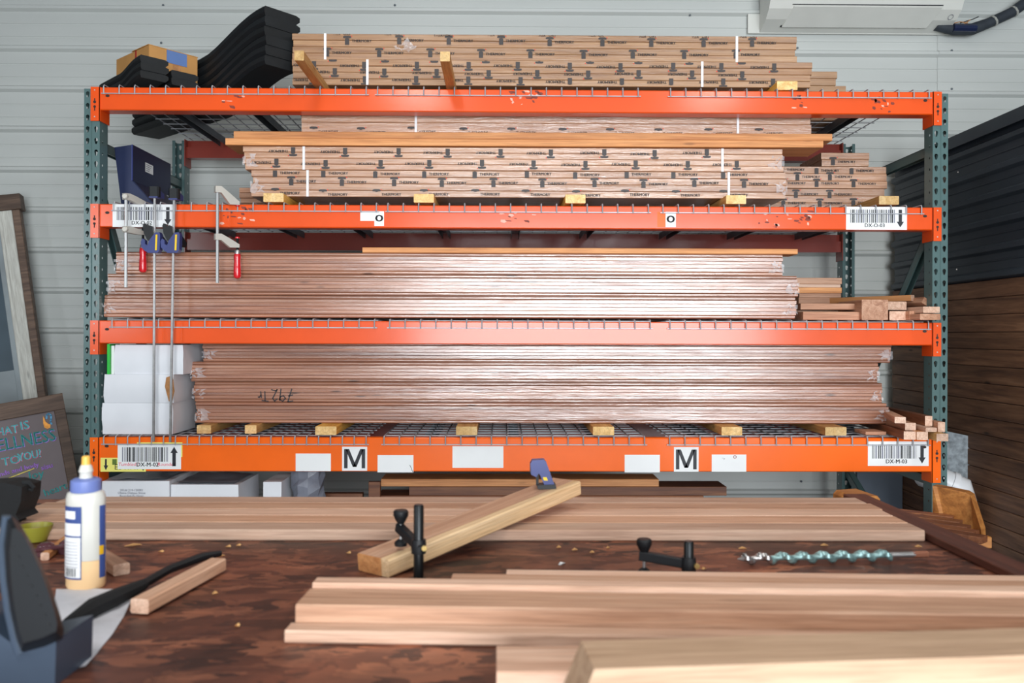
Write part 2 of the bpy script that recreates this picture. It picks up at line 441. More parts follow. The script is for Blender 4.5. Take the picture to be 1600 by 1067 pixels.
tag(MB().box(-4.5, 4.5, -8.0, 1.5, -.1, 0).build('floor', M['concrete']), 'grey concrete workshop floor under the rack', kind='structure')
tag(MB().box(-4.5, 4.5, -8.0, 1.5, 4.0, 4.1).build('ceiling', M['ceiling']), 'grey workshop ceiling above the rack', kind='structure')
tag(MB().box(-4.6, -4.5, -8.0, 1.5, 0, 4.0).build('wall_left', M['dullwall']), 'plain grey side wall of the workshop', kind='structure')
tag(MB().box(4.5, 4.6, -8.0, 1.5, 0, 4.0).build('wall_outer', M['dullwall']), 'plain grey outer wall beyond the dark partition', kind='structure')
fb = MB(); fb.box(-4.5, -1.45, -8.1, -8.0, 0, 4.0); fb.box(3.55, 4.5, -8.1, -8.0, 0, 4.0); fb.box(-1.45, 3.55, -8.1, -8.0, 2.8, 4.0)
tag(fb.build('wall_front', M['dullwall']), 'grey wall with an assumed wide open roll-up door', kind='structure')

# dark partition on the right: charcoal ribbed steel above, burnt brown planks below
XP = 2.225
PY0, PY1 = -2.2, 1.24
zb, ztop = 1.632, 2.375
wr = tag(MB().box(XP + .03, XP + .13, PY0, PY1, 0, ztop - .01).build('wall_right', M['siding']), 'dark cabin partition wall of charcoal siding over brown planks', kind='structure')
npl = 20; hp = zb / npl
for k in range(npl):
    b = MB(); d = random.uniform(-.001, .0015)
    b.cbox(XP + d, XP + .03, PY0, PY1 + random.uniform(-.004, .004), k * hp + .001, (k + 1) * hp - .001, .003, axis='y')
    b.build('plank', M['darkplank'], wr)
pf = []
z = zb
while z < ztop - .02:
    for dz, dx in ((0, 0), (.012, .022), (.034, .022), (.046, 0), (.085, 0), (.087, .003), (.091, .003), (.093, 0)):
        if z + dz < ztop: pf.append((dx, z + dz))
    z += .124
b = MB(); n = len(pf)
b.add([(XP + .012 - dx, PY0, zz) for dx, zz in pf] + [(XP + .012 - dx, PY1, zz) for dx, zz in pf], [(i, i + 1, n + i + 1, n + i) for i in range(n - 1)])
b.build('siding_panel', M['siding'], wr)
b = MB(); b.box(XP - .02, XP + .14, PY0, PY1 + .01, ztop - .035, ztop); b.box(XP - .026, XP - .02, PY0, PY1 + .01, ztop - .06, ztop)
b.build('top_flashing', M['siding'], wr)
MB().cbox(XP + .035, XP + .075, PY1, PY1 + .03, 0, ztop - .02, .003, axis='z').build('stud', M['tan'], wr)
for (sx, sy) in ((1497, 269), (1495, 421)):
    r_ = ray(sx, sy); p = CAM + r_ * ((XP - .001 - CAM.x) / r_.x)
    MB().lathe([(.004, 0), (.003, .003)], 8).xf(Matrix.Translation(p) @ Matrix.Rotation(R(-90), 4, 'Y')).build('screw', M['rivet'], wr)

# ------------------------------------------------------------------ pallet rack
ZB = [0.9166, 1.4266, 1.9347, 2.4443]      # beam tops of the four visible levels
ZLOW = 0.4066
XO, XI = 1.897, 1.829
rack = thing('pallet_rack', (0, .53, 0), 'long pallet rack with orange beams and grey-green perforated posts', 'rack')

def cell(w, h, hole):
    outer = [Vector((0, 0, 0)), Vector((w, 0, 0)), Vector((w, h, 0)), Vector((0, h, 0))]
    inner = [Vector((a, b, 0)) for a, b in hole]
    pts = outer + inner
    tris = tessellate_polygon([outer, inner])
    return [(p.x, p.y) for p in pts], [tuple(t) for t in tris]
def tear(cx, cz):
    pts = [(cx + .0078 * math.cos(a), cz + .005 + .0082 * math.sin(a)) for a in [R(-20 + 220 * k / 7) for k in range(8)]]
    return pts + [(cx - .0042, cz - .010), (cx - .002, cz - .0135), (cx + .002, cz - .0135), (cx + .0042, cz - .010)]
post = MB(); PW, PD, PITCH, PH = .068, .076, .0508, 2.4384
tc_ = cell(.031, PITCH, tear(.0155, .026)); rc_ = cell(PD, PITCH, [(.027 + .0048 * math.cos(2 * math.pi * k / 8), .025 + .0055 * math.sin(2 * math.pi * k / 8)) for k in range(8)])
for k in range(48):
    z0 = k * PITCH
    post.stamp(tc_, lambda a, b: (a, 0, z0 + b)); post.stamp(tc_, lambda a, b: (PW - .031 + a, 0, z0 + b))
    post.stamp(rc_, lambda a, b: (0, a, z0 + b)); post.stamp(rc_, lambda a, b: (PW, a, z0 + b))
post.add([(.031, 0, 0), (.034, -.003, 0), (.037, 0, 0), (.031, 0, PH), (.034, -.003, PH), (.037, 0, PH)], [(0, 1, 4, 3), (1, 2, 5, 4)])
post.box(0, .016, PD - .002, PD, 0, PH); post.box(PW - .016, PW, PD - .002, PD, 0, PH)
post.box(-.015, PW + .015, -.015, PD + .015, 0, .006)
pm = post.build('post', M['green'], rack, local=True)
base = WO[rack.name]
def copy_part(o, parent, loc, rz=0):
    c = o.copy(); COL.objects.link(c); c.parent = parent; c.location = Vector(loc) - WO[parent.name]; c.rotation_euler = (0, 0, rz); return c
pm.location = Vector((-XO, 0, 0)) - base
copy_part(pm, rack, (XI, 0, 0)); copy_part(pm, rack, (-XI, 1.067, 0), math.pi); copy_part(pm, rack, (XO, 1.067, 0), math.pi)
for sx in (-1, 1):
    xc = sx * (XO + XI) / 2
    for (ya, za, yb, zb_) in ((.05, 2.20, 1.02, 2.20), (.06, 2.02 if sx < 0 else 1.86, 1.01, .55 if sx < 0 else .83), (.05, .72, 1.02, .72), (.06, .12, 1.01, .62)):
        b = MB(); d = Vector((0, yb - ya, zb_ - za)); L = d.length
        b.box(0, L, -.016, -.012, -.021, .021); b.box(0, L, .012, .016, -.021, .021); b.box(0, L, -.016, .016, .018, .021)
        b.xf(frame((xc, ya, za), d, (1, 0, 0) if abs(d.z) > .9 * L else (0, 0, 1)))
        b.build('brace', M['green'], rack)

def make_beam(z, h, rear=False, mat='orange'):
    mt = M['shadedorange'] if rear else M[mat]
    y0, y1 = (-.004, .066) if not rear else (1.001, 1.071)
    b = MB()
    c = .004
    if not rear:
        b.prism([(y0 + c, z - h), (y1, z - h), (y1, z - .04), (y0 + .045, z - .04), (y0 + .045, z), (y0 + c, z), (y0, z - c), (y0, z - h + c)], 'x', -XI, XI)
    else:
        b.prism([(y0, z - h), (y1 - c, z - h), (y1, z - h + c), (y1, z - c), (y1 - c, z), (y1 - .045, z), (y1 - .045, z - .04), (y0, z - .04)], 'x', -XI, XI)
    bo = b.build('beam', mt, rack)
    ph = h + .048
    for sx in (-1, 1):
        e = MB()
        yf = -.008 if not rear else 1.071
        e.box(*sorted((sx * (XI + .036), sx * (XI - .004))), yf, yf + .005, z - ph, z)
        xs = sorted((sx * XI, sx * (XI - .005)))
        e.box(xs[0], xs[1], (-.008 if not rear else .985), (.082 if not rear else 1.076), z - ph, z)
        eo = e.build('end_plate', mt, bo)
        if not rear:
            xk = sx * (XI + .018)
            for dz, rr, mi in ((.014, .003, 'rivet'), (.066, .0062, 'pin'), (.086, .0056, 'pin'), (ph - .018, .003, 'rivet')):
                k = MB(); k.lathe([(rr, 0), (rr, .001)], 10); k.xf(Matrix.Translation((xk, -.0085, z - dz)) @ Matrix.Rotation(R(90), 4, 'X'))
                if mi == 'pin':
                    zs = (z - .060, z - .050) if dz < .07 else (z - .104, z - .09)
                    k.box(xk - .002, xk + .002, -.0095, -.008, *zs)
                k.build('lock_pin' if mi == 'pin' else 'plate_rivet', M[mi], bo)
            q = MB(); xq = sx * (XI - .036); q.lathe([(.0075, 0), (.0075, .001)], 12, sx=1.2, sy=.8); q.xf(Matrix.Translation((xq, -.0045, z - .038)) @ Matrix.Rotation(R(90), 4, 'X'))
            q.build('slot_hole', M['pin'], bo)
    return bo
beams = {}
for i, z in enumerate(ZB):
    beams[i] = make_beam(z, .148 if i == 0 else .1, False, 'orange4' if i == 0 else 'orange')
    make_beam(z, .148 if i == 0 else .1, True)
make_beam(ZLOW, .1); make_beam(ZLOW, .1, True)

# stickers on the beams
YB = -.004
def plane_fn(px0, py0, px1, py1, Y, sc=None):
    """local a,b in metres from the rectangle's centre on the plane y = Y"""
    c = at((px0 + px1) / 2, (py0 + py1) / 2, Y)
    w = at(px1, py1, Y).x - at(px0, py0, Y).x; h = at(px0, py0, Y).z - at(px1, py1, Y).z
    return c, abs(w), abs(h)
def barcode_label(bi, px0, py0, px1, py1, text, arrow_up=False, extra=None, seed=1):
    c, w, h = plane_fn(px0, py0, px1, py1, YB)
    fn0 = lambda a, b: (c.x + a, YB - .0006, c.z + b); fn = lambda a, b: (c.x + a, YB - .0010, c.z + b)
    b = MB(); b.rect(fn0, -w / 2, w / 2, -h / 2, h / 2, 0)
    rg = random.Random(seed); x = -w * .43; xe = w * .30; yt, yb = h * .38, -h * .20
    while x < xe:
        bw = rg.choice((.003, .003, .005, .007))
        b.rect(fn, x, min(x + bw, xe), yb, yt, 1 if rg.random() < .6 else 2); x += bw + rg.choice((.003, .003, .005))
    [b.stamp(text_geo(text, h * .23), lambda a, q: fn(a - w * .03 + o_, q - h * .32), 1) for o_ in (-.0006, .0006)]
    s_ = -1 if arrow_up else 1; ax = w * .39; aw = w * .028
    b.rect(fn, ax - aw, ax + aw, *sorted((s_ * h * .38, -s_ * h * .15)), 1)
    b.poly(fn, [(ax - aw * 2.1, -s_ * h * .15), (ax + aw * 2.1, -s_ * h * .15), (ax, -s_ * h * .40)][::(1 if s_ < 0 else -1)], 1)
    if extra:
        for tx, ex, mi in extra: b.stamp(text_geo(tx, h * .2, 0, 'CENTER', .15), lambda a, q: fn(a + ex * w, q - h * .31), mi)
    b.build('barcode_label', [M['white'], M['ink'], M['greyink'], M['redink']], beams[bi])
barcode_label(2, 176, 319, 273, 355, 'DX-O-02', seed=3)
barcode_label(2, 1322, 323, 1417, 359, 'DX-O-03', seed=4)
barcode_label(0, 184, 694, 283, 733, 'DX-M-02', True, [('Tumbled /', -.33, 3), ('Rounded', .27, 3)], seed=5)
barcode_label(0, 1356, 689.5, 1451, 728, 'DX-M-03', seed=6)
# yellow label partly under the white one
c, w, h = plane_fn(157, 715, 228, 737, YB); fy = lambda a, b: (c.x + a, YB - .0002, c.z + b); fy2 = lambda a, b: (c.x + a, YB - .0004, c.z + b)
b = MB(); b.rect(fy, -w / 2, w / 2, -h / 2, h / 2, 0)
b.rect(fy2, -w * .40, -w * .36, -h * .05, h * .40, 1); b.poly(fy2, [(-w * .43, -h * .05), (-w * .38, -h * .40), (-w * .33, -h * .05)], 1)
b.rect(fy2, -w * .24, -w * .14, 0, h * .40, 2)
b.stamp(text_geo('EB41A1', h * .55, 0), lambda a, q: fy2(a + w * .08, q - h * .18), 1)
b.poly(fy2, [(w * .40, -h * .2), (w * .44, -h * .44), (w * .48, -h * .2)], 1)
b.build('yellow_label', [M['yellowlabel'], M['ink'], M['greenink']], beams[0])
c, w, h = plane_fn(214, 691, 285, 714, YB)
b = MB(); b.rect(lambda a, q: (c.x + a, YB - .0003, c.z + q), -w / 2, w / 2, -h / 2, h / 2); b.build('yellow_label', M['yellowlabel'], beams[0])
for (a0, b0, a1, b1) in ((534.6, 697.8, 573.7, 735.4), (1053, 698.4, 1091.5, 737)):
    c, w, h = plane_fn(a0, b0, a1, b1, YB); fm = lambda a, q: (c.x + a, YB - .001, c.z + q)
    b = MB(); b.rect(lambda a, q: (c.x + a, YB - .0005, c.z + q), -w / 2, w / 2, -h / 2, h / 2, 0)
    for q in ([(-.42, -.40), (-.42, .40), (-.28, .40), (-.28, -.40)], [(.28, -.40), (.28, .40), (.42, .40), (.42, -.40)],
              [(-.36, .40), (-.075, -.34), (.075, -.34), (-.22, .40)], [(.22, .40), (-.075, -.34), (.075, -.34), (.36, .40)]):
        b.poly(fm, [(a_ * w, b_ * h) for a_, b_ in q], 1)
    b.build('letter_label', [M['white'], M['ink']], beams[0])
for k, (a0, b0, a1, b1) in enumerate(((462, 708.5, 517, 736), (590, 711, 646, 738), (707, 697, 786.5, 731), (976, 710.5, 1031, 738), (1112, 710, 1166, 737))):
    c, w, h = plane_fn(a0, b0, a1, b1, YB)
    b = MB(); b.rect(lambda a, q: (c.x + a, YB - .0005, c.z + q), -w / 2, w / 2, -h / 2, h / 2, 0)
    f2 = lambda a, q: (c.x + a, YB - .0009, c.z + q)
    if k == 1: b.ribbon(f2, [(w * .40, -h * .08), (w * .44, -h * .25), (w * .48, -h * .48)], .0022, 1)
    if k == 4:
        b.ribbon(f2, [(w * .17 + .006 * math.cos(t / 2), h * .36 + .006 * math.sin(t / 2)) for t in range(0, 14)], .0025, 2)
        b.ribbon(f2, [(-w * .2, h * .3), (-w * .12, h * .26), (-w * .16, h * .2)], .0015, 3)
    b.build('blank_label', [M['white'], M['ink'], M['reddot'], M['greyink']], beams[0])
for (a0, b0, a1, b1, la0, lb0, la1, lb1) in ((585, 330, 600, 353, 563, 330, 586, 345), (1040, 331, 1056, 355, 1027, 331, 1041, 355)):
    c, w, h = plane_fn(a0, b0, a1, b1, YB); fm = lambda a, q: (c.x + a, YB - .001, c.z + q)
    b = MB(); b.rect(lambda a, q: (c.x + a, YB - .0006, c.z + q), -w / 2, w / 2, -h / 2, h / 2, 0)
    [b.stamp(text_geo('O', h * .66), lambda a, q: fm(a + o_, q), 1) for o_ in (-.0025, 0, .0025)]
    c2, w2, h2 = plane_fn(la0, lb0, la1, lb1, YB)
    b.rect(lambda a, q: (c2.x + a, YB - .0004, c2.z + q), -w2 / 2, w2 / 2, -h2 / 2, h2 / 2, 0 if la0 < 600 else 2)
    b.build('letter_label', [M['white'], M['ink'], M['orange4']], beams[2])

# scuffs and scraps of old tape on the beams
M['scuffdark'] = plain('rusty_scuff', (128, 48, 30), .6, 0, .3, 30)
M['scuffpale'] = plain('pale_tape_scrap', (232, 170, 150), .4, 0, .2, 30)
for k, (bi, x0_, y0_, x1_, y1_, nn) in enumerate(((3, 790, 140, 845, 166, 16), (3, 1240, 146, 1268, 172, 10), (3, 1352, 152, 1396, 178, 14), (2, 1185, 332, 1215, 356, 8), (2, 345, 325, 395, 350, 14), (2, 780, 328, 840, 350, 9), (2, 1228, 328, 1270, 354, 12), (3, 330, 150, 385, 172, 7))):
    rg = random.Random(40 + k); b = MB()
    for q in range(nn):
        c = at(rg.uniform(x0_, x1_), rg.uniform(y0_, y1_), YB); w_, h_ = rg.uniform(.003, .014), rg.uniform(.002, .008); sk = rg.uniform(-.006, .006)
        b.poly(lambda a, e: (c.x + a, YB - .0004, c.z + e), [(-w_ + sk, h_), (-w_, -h_ * .4), (w_ * .3 - sk, -h_), (w_, -h_ * .2), (w_ * .5, h_ * .9)], rg.choice((0, 0, 1)))
    tag(b.build('scuff_marks', [M['scuffdark'], M['scuffpale']], beams[bi]), kind='stuff')

# ------------------------------------------------------------------ wire decks
WR = .0028
def deck_mesh(width, n):
    b = MB()
    for k in range(n + 1):
        x = width * k / n
        b.tube([(x, -.0135, -.033), (x, -.0135, .001), (x, -.009, .0075), (x, .004, .0088), (x, 1.055, .0088)], WR, 5)
    b.tube([(-.012, -.0105, -.029), (width + .012, -.0105, -.029)], WR, 5)
    y = .05
    while y < 1.06:
        b.tube([(-.008, y, .0033), (width + .008, y, .0033)], WR, 5); y += .1015
    return b
def channel_mesh():
    b = MB(); b.box(-.022, .022, .068, .999, -.003, .0004); b.box(-.022, -.019, .068, .999, -.034, .0004); b.box(.019, .022, .068, .999, -.034, .0004)
    return b
wide = deck_mesh(1.14, 17).build('wire_mesh', M['wire'], None, local=True)
fine = deck_mesh(1.14, 22).build('wire_mesh', M['wire'], None, local=True)
chan = channel_mesh().build('support_channel', M['channel'], None, local=True)
deck_px = {3: (150, 590, 1056), 2: (178, 606, 1036), 1: (175, 609, 1048), 0: (162, 600, 1054)}
lvl = {3: 'top shelf', 2: 'second shelf from the top', 1: 'third shelf from the top', 0: 'bottom shelf'}
used = set()
for i in (3, 2, 1, 0):
    for j, p in enumerate(deck_px[i]):
        x0 = max(X(p, -.013, 150 + 180 * (3 - i)), -XI + .023)
        if j == 2: x0 = min(x0, XI - .023 - 1.14)
        d = thing('wire_deck', (x0, 0, ZB[i]), 'galvanised wire mesh deck on the %s, %s of three' % (lvl[i], ('leftmost', 'middle', 'rightmost')[j]), 'wire deck', 'wire decks on the rack')
        src = fine if (i == 0 and j == 0) else wide
        for s_, ps in ((src, ((0, 0, 0),)), (chan, ((.19, 0, 0), (.57, 0, 0), (.95, 0, 0)))):
            for q in ps:
                if s_.name in used: o = s_.copy(); COL.objects.link(o)
                else: o = s_; used.add(s_.name)
                o.parent = d; o.location = q
ZD = [z + .012 for z in ZB]      # where goods rest on the decks

# ------------------------------------------------------------------ goods on the rack
ORD = ['first', 'second', 'third', 'fourth', 'fifth', 'sixth', 'seventh']
def logo(b, fn, u, flip, txt=True, m=0, rg=random):
    """printed wrap mark: a block T with a red dot and the maker's name beside it"""
    s_ = -1 if flip else 1
    f = lambda a, q: fn(u[0] + s_ * a, u[1] + s_ * q)
    b.poly(f, [(-.018, .010), (-.018, .017), (.018, .017), (.018, .010)], m)
    b.poly(f, [(-.018, .017), (-.010, .0195), (.010, .0195), (.018, .017)], m)
    b.rect(f, -.0095, .0095, -.021, .007, m)
    b.poly(f, [(-.0095, .007), (0, .010), (.0095, .007)], m)
    b.poly(f, [(.021 + .0028 * math.cos(k), .0175 + .0028 * math.sin(k)) for k in [2 * math.pi * t / 7 for t in range(7)]], m + 1)
    if txt: [b.stamp(text_geo('THERMORY', .0170), lambda a, q: f(a + .066 + o_, q - .004), m) for o_ in (-.0006, .0006)]

def bundle(name, label, group, cat, pxl, pxr, z0, z1, n, yf, depth, mat, prints=None, straps=(), jl=.006, jr=.006, chamfer=.0022, film_ends=True, sag=0.0):
    xa, xb = X(pxl, yf), X(pxr, yf)
    root = thing(name, ((xa + xb) / 2, yf + depth / 2, z0), label, cat, group)
    t = (z1 - z0) / n
    for k in range(n):
        b = MB(); dx0, dx1, dy = random.uniform(-jl, jl), random.uniform(-jr, jr), random.uniform(0, .0012 if mat == 'plank' else .003)
        b.cbox(xa + dx0, xb + dx1, yf + dy, yf + depth - dy, z0 + k * t + .0003, z0 + (k + 1) * t - .0003, (.0048 if (mat == 'plank' and k in (0, n - 1)) else min(chamfer, t * .3)))
        b.build('plank' if mat == 'plank' else 'board', M[mat], root)
    if prints:
        flip, rows, pitch, off = prints
        b = MB(); Y = yf - .0012; rg = random.Random(hash(label) % 1000 if False else len(label))
        fn = lambda a, q: (a, Y, q)
        for rI, zc in enumerate(rows):
            x = xa + off + (pitch * .37 if rI % 2 else 0)
            while x < xb - .12:
                u = (x + rg.uniform(-.008, .008), zc + rg.uniform(-.003, .003))
                st = len(b.v); logo(b, fn, u, flip)
                x += pitch
        # keep the print on the face of the bundle
        keep = MB()
        for f_, mi in zip(b.f, b.m):
            zs = [b.v[i].z for i in f_]; xs = [b.v[i].x for i in f_]
            if min(zs) > z0 + .001 and max(zs) < z1 - .001 and min(xs) > xa + .004 and max(xs) < xb - .004: keep.add([b.v[i] for i in f_], [tuple(range(len(f_)))], mi)
        if keep.f: tag(keep.build('wrap_print', [M['ink2'], M['reddot']], root), kind='stuff')
    for sp in straps:
        x = X(sp, yf)
        MB().box(x - .0055, x + .0055, yf - .002, yf + .001, z0 + .0005, z1 - .0005).build('strap', M['strap'], root)
    if film_ends:
        for sx, xe in ((-1, xa), (1, xb)):
            rg = random.Random(int(abs(xe) * 1000) + int(z0 * 100)); b = MB()
            # crumpled tail of stretch film at the end of the bundle
            nx, nz = 7, 6; g = []
            for i in range(nx):
                for j in range(nz):
                    px_ = xe - sx * (.055 * (i / (nx - 1)) * (0.6 + .8 * rg.random())) + sx * .006
                    g.append((px_, yf - .003 - .007 * rg.random(), z0 + (z1 - z0) * (.15 + .5 * j / (nz - 1)) * (1 if i else 1) + rg.uniform(-.006, .006)))
            fs = [(i * nz + j, (i + 1) * nz + j, (i + 1) * nz + j + 1, i * nz + j + 1) for i in range(nx - 1) for j in range(nz - 1) if rg.random() < .55]
            b.add(g, fs).build('film_tail', M['film'], root)
    return root

# clear film with visible sparkle for the tails
m_, n_, l_, b_ = nt('clear_stretch_film')
b_.inputs['Base Color'].default_value = (.92, .9, .93, 1); pr(b_, rough=.12, alpha=.28)
M['film'] = m_

YF = .12
# --- top shelf
z0 = ZD[3] + .04
bundle('wrapped_bundle', 'lower wrapped board bundle on the top shelf, lettering upside down', 'wrapped board bundles', 'lumber bundle', 456, 1266, z0, 2.612, 4, YF, .36, 'boardtop',
       (True, [2.515, 2.548, 2.582, 2.618], .231, .10), (573, 1096), film_ends=False)
bundle('wrapped_bundle', 'topmost wrapped board bundle of the rack, shiny film and a torn film knot', 'wrapped board bundles', 'lumber bundle', 456, 1243, 2.613, 2.732, 4, YF + .01, .34, 'boardtop',
       (False, [2.648, 2.704, 2.732], .231, .16), (507, 1150), film_ends=False)
bundle('wrapped_bundle', 'wrapped bundle behind on the top shelf, its end showing lowest near the post', 'wrapped board bundles', 'lumber bundle', 520, 1320, ZD[3], 2.632, 5, .55, .3, 'boardtop', (False, [2.60], .3, .2), film_ends=False)
bundle('wrapped_bundle', 'small wrapped bundle lying on the rear bundle of the top shelf', 'wrapped board bundles', 'lumber bundle', 600, 1306, 2.633, 2.705, 2, .55, .28, 'boardtop', (False, [2.668], .3, .1), film_ends=False)
# torn film knot
kn = bpy.data.objects
b = MB(); rg = random.Random(5); c0 = at(634, 72, YF - .012); g = []
for i in range(9):
    for j in range(6):
        g.append((c0.x + (i - 4) * .012 + rg.uniform(-.008, .008), YF - .006 - .02 * rg.random(), c0.z + (j - 2.5) * .014 - abs(i - 4) * .004 * (j - 2) + rg.uniform(-.006, .006)))
b.add(g, [(i * 6 + j, (i + 1) * 6 + j, (i + 1) * 6 + j + 1, i * 6 + j + 1) for i in range(8) for j in range(5) if rg.random() < .8])
top_b = [o for o in bpy.data.objects if o.get('label', '').startswith('topmost wrapped')][0]
b.build('film_knot', M['film'], top_b)

def bearer(px0, px1, py0, py1, yf, length, z0, h, label, group, mat='pine', name='timber_bearer', xw=None):
    xa, xb = X(px0, yf), X(px1, yf)
    if xw: xb = xa + xw
    b = MB(); b.cbox(xa, xb, yf, yf + length, z0, z0 + h, .002, 0, 'y', 1)
    o = b.build(name, [M[mat + '_y'] if mat + '_y' in M else M[mat], M['pine_end']])
    nb = MB()
    return tag(o, label, 'timber', group)
M['pine_y'] = wood('pine_along_depth', (236, 190, 122), (216, 164, 96), (188, 130, 66), .65, 1.0, 16, axis='y')
M['yellow_y'] = wood('yellow_pine_along_depth', (248, 200, 104), (236, 178, 76), (206, 140, 50), .65, 1.0, 16, axis='y')
# two square sticks jutting forward under the top bundles
for (p0, p1, lab) in ((458.5, 475.5, 'square pine stick jutting forward over the top beam, beside the black plates'), (686.5, 703.5, 'square pine stick jutting forward over the top beam, nearer the middle')):
    bearer(p0, p1, 77, 93, -.345, .88, ZD[3], .039, lab, 'sticks under the top bundles', xw=.039)
bearer(1213, 1245, 123, 137, .02, .5, ZD[3], .039, 'yellow pine bearer end on the top shelf near the post', None, 'yellow')
# --- second shelf from the top
for k, (p0, p1) in enumerate(((411, 443), (646, 681), (883, 917), (1134, 1168), (1373, 1404))):
    bearer(p0, p1, 300, 313, -.005, .40, ZD[2], .038, '%s pine bearer from the left under the bundles of the second shelf' % ORD[k], 'bearers on the second shelf', 'yellow' if k in (0, 2) else 'pine', xw=.088)
z0 = ZD[2] + .039
bundle('wrapped_bundle', 'lower wrapped bundle of the second shelf, lettering upright, resting on pine bearers', 'wrapped board bundles', 'lumber bundle', 393, 1227, z0, 2.105, 4, YF - .03, .305, 'board',
       (False, [2.002, 2.055, 2.094], .225, .1), (480, 1138))
bundle('wrapped_bundle', 'wrapped bundle of the second shelf with upside-down lettering, under two long boards', 'wrapped board bundles', 'lumber bundle', 381, 1222, 2.106, 2.211, 4, YF - .03, .305, 'board',
       (True, [2.132, 2.184], .231, .14), (474, 1128))
bundle('wrapped_bundle', 'shaded wrapped bundle directly beneath the top beam, above two long boards', 'wrapped board bundles', 'lumber bundle', 470, 1265, 2.281, 2.375, 2, YF, .27, 'board', (False, [2.288], .225, .05), (649, 1152), film_ends=False)
def loose_board(pxl, pxr, z0, t, yf, d, label, mat='fir', tilt=0.0, cat='board', name='loose_board', group=None, rz=0.0):
    xa, xb = X(pxl, yf), X(pxr, yf); b = MB(); L = (xb - xa) / 2
    b.cbox(-L, L, -d / 2, d / 2, 0, t, .0022)
    o = b.build(name, M[mat], local=True); place(o, Matrix.Translation(((xa + xb) / 2, yf + d / 2, z0)) @ Matrix.Rotation(rz, 4, 'Z') @ Matrix.Rotation(tilt, 4, 'Y'))
    return tag(o, label, cat, group)
loose_board(351, 1285, 2.2135, .031, YF - .045, .20, 'lower of two long fir boards lying on the second shelf bundles', rz=-.004)
loose_board(364, 1299, 2.2465, .031, YF - .035, .20, 'upper of two long fir boards lying on the second shelf bundles', rz=-.004)
for (pl, pr_, za, zt, n, lab, rows) in ((1150, 1383, ZD[2], 2.086, 4, 'rear bundle at the post end of the second shelf, lowest, film wrinkled', [2.02, 2.062]),
                                   (1150, 1386, 2.087, 2.194, 3, 'rear bundle at the post end of the second shelf, middle of three', [2.112, 2.145, 2.18]),
                                   (1283, 1358, 2.195, 2.262, 2, 'short wrapped bundle on top of the rear stack near the post', [2.218, 2.246])):
    bundle('wrapped_bundle', lab, 'wrapped board bundles', 'lumber bundle', pl, pr_, za, zt, n, .40, .3, 'board', (False, rows, .17, .06), film_ends=(n == 4))
for k in range(4):
    loose_board(373.5 + random.uniform(-2, 2), 700, ZD[2] + .041 + k * .026, .024, .47, .09, 'narrow board behind the second shelf bundles, %s from below, only its end showing' % ORD[k], 'offcut', group='narrow boards behind the bundles')
# --- third shelf: three film-wrapped packs of thin planks
z0 = ZD[1] + .004
for (pl, pr_, za, zt, n, lab) in ((163, 1243, z0, z0 + .097, 6, 'lowest film-wrapped pack of thin planks on the third shelf'), (169, 1246, z0 + .098, z0 + .191, 6, 'middle film-wrapped pack of thin planks on the third shelf'), (181, 1222, z0 + .192, z0 + .287, 6, 'uppermost film-wrapped pack of thin planks on the third shelf')):
    bundle('plank_pack', lab, 'film-wrapped packs of thin planks', 'lumber bundle', pl, pr_, za, zt, n, .034, .38, 'plank', None, (), .003, .004, chamfer=.0010)
loose_board(566, 1246, z0 + .2885, .024, .045, .12, 'single fir board lying on the third shelf plank packs', 'fir')
# --- bottom visible shelf: bearers and four packs
for k, (p0, p1) in enumerate(((308, 330), (383, 401), (493, 526), (713, 746), (927, 960), (1128, 1160), (1290, 1323))):
    yb = -.004 if k not in (0, 1) else .04
    bearer(p0, p1, 671, 686, yb, 1.0, ZD[0], .037, '%s pine bearer from the left under the plank packs of the bottom shelf' % ORD[k], 'bearers on the bottom shelf', 'yellow' if k == 2 else 'pine')
z0 = ZD[0] + .038
for (pl, pr_, za, zt, n, lab) in ((307, 1387, z0, z0 + .094, 6, 'lowest film-wrapped plank pack of the bottom shelf, on pine bearers'), (303, 1377, z0 + .095, z0 + .186, 6, 'plank pack of the bottom shelf with handwritten numbers on its end'),
                                  (300, 1372, z0 + .187, z0 + .277, 6, 'third plank pack from below on the bottom shelf'), (318, 1392, z0 + .278, z0 + .366, 6, 'uppermost plank pack of the bottom shelf, tucked under the beam')):
    o = bundle('plank_pack', lab, 'film-wrapped packs of thin planks', 'lumber bundle', pl, pr_, za, zt, n, YF, .40, 'plank', None, (), .006, .006, chamfer=.0010)
    if 'handwritten' in lab:
        c = at(431, 617, YF - .002); fn = lambda a, q: (c.x - a, YF - .0016, c.z - q); b = MB(); S = .03
        for st in ([(-2.7, .9), (-1.9, 1.0), (-2.5, -.9)], [(-2.65, 0), (-1.95, .15)], [(-.6, .7), (-1.1, .95), (-1.5, .5), (-1.2, .1), (-.7, .3), (-.6, .8), (-.8, -.9)],
                   [(-.2, .6), (.2, .95), (.5, .5), (-.2, -.8), (.1, -.6), (.7, -.8)], [(1.2, .95), (2.2, .85)], [(1.7, .9), (1.75, -.5)], [(2.3, .4), (2.4, -.5)], [(2.35, 0), (2.6, .35), (2.8, .3)]):
            b.ribbon(fn, [(x * S * .95, q * S) for x, q in st], .0046)
        b.build('handwriting', M['ink'], o)

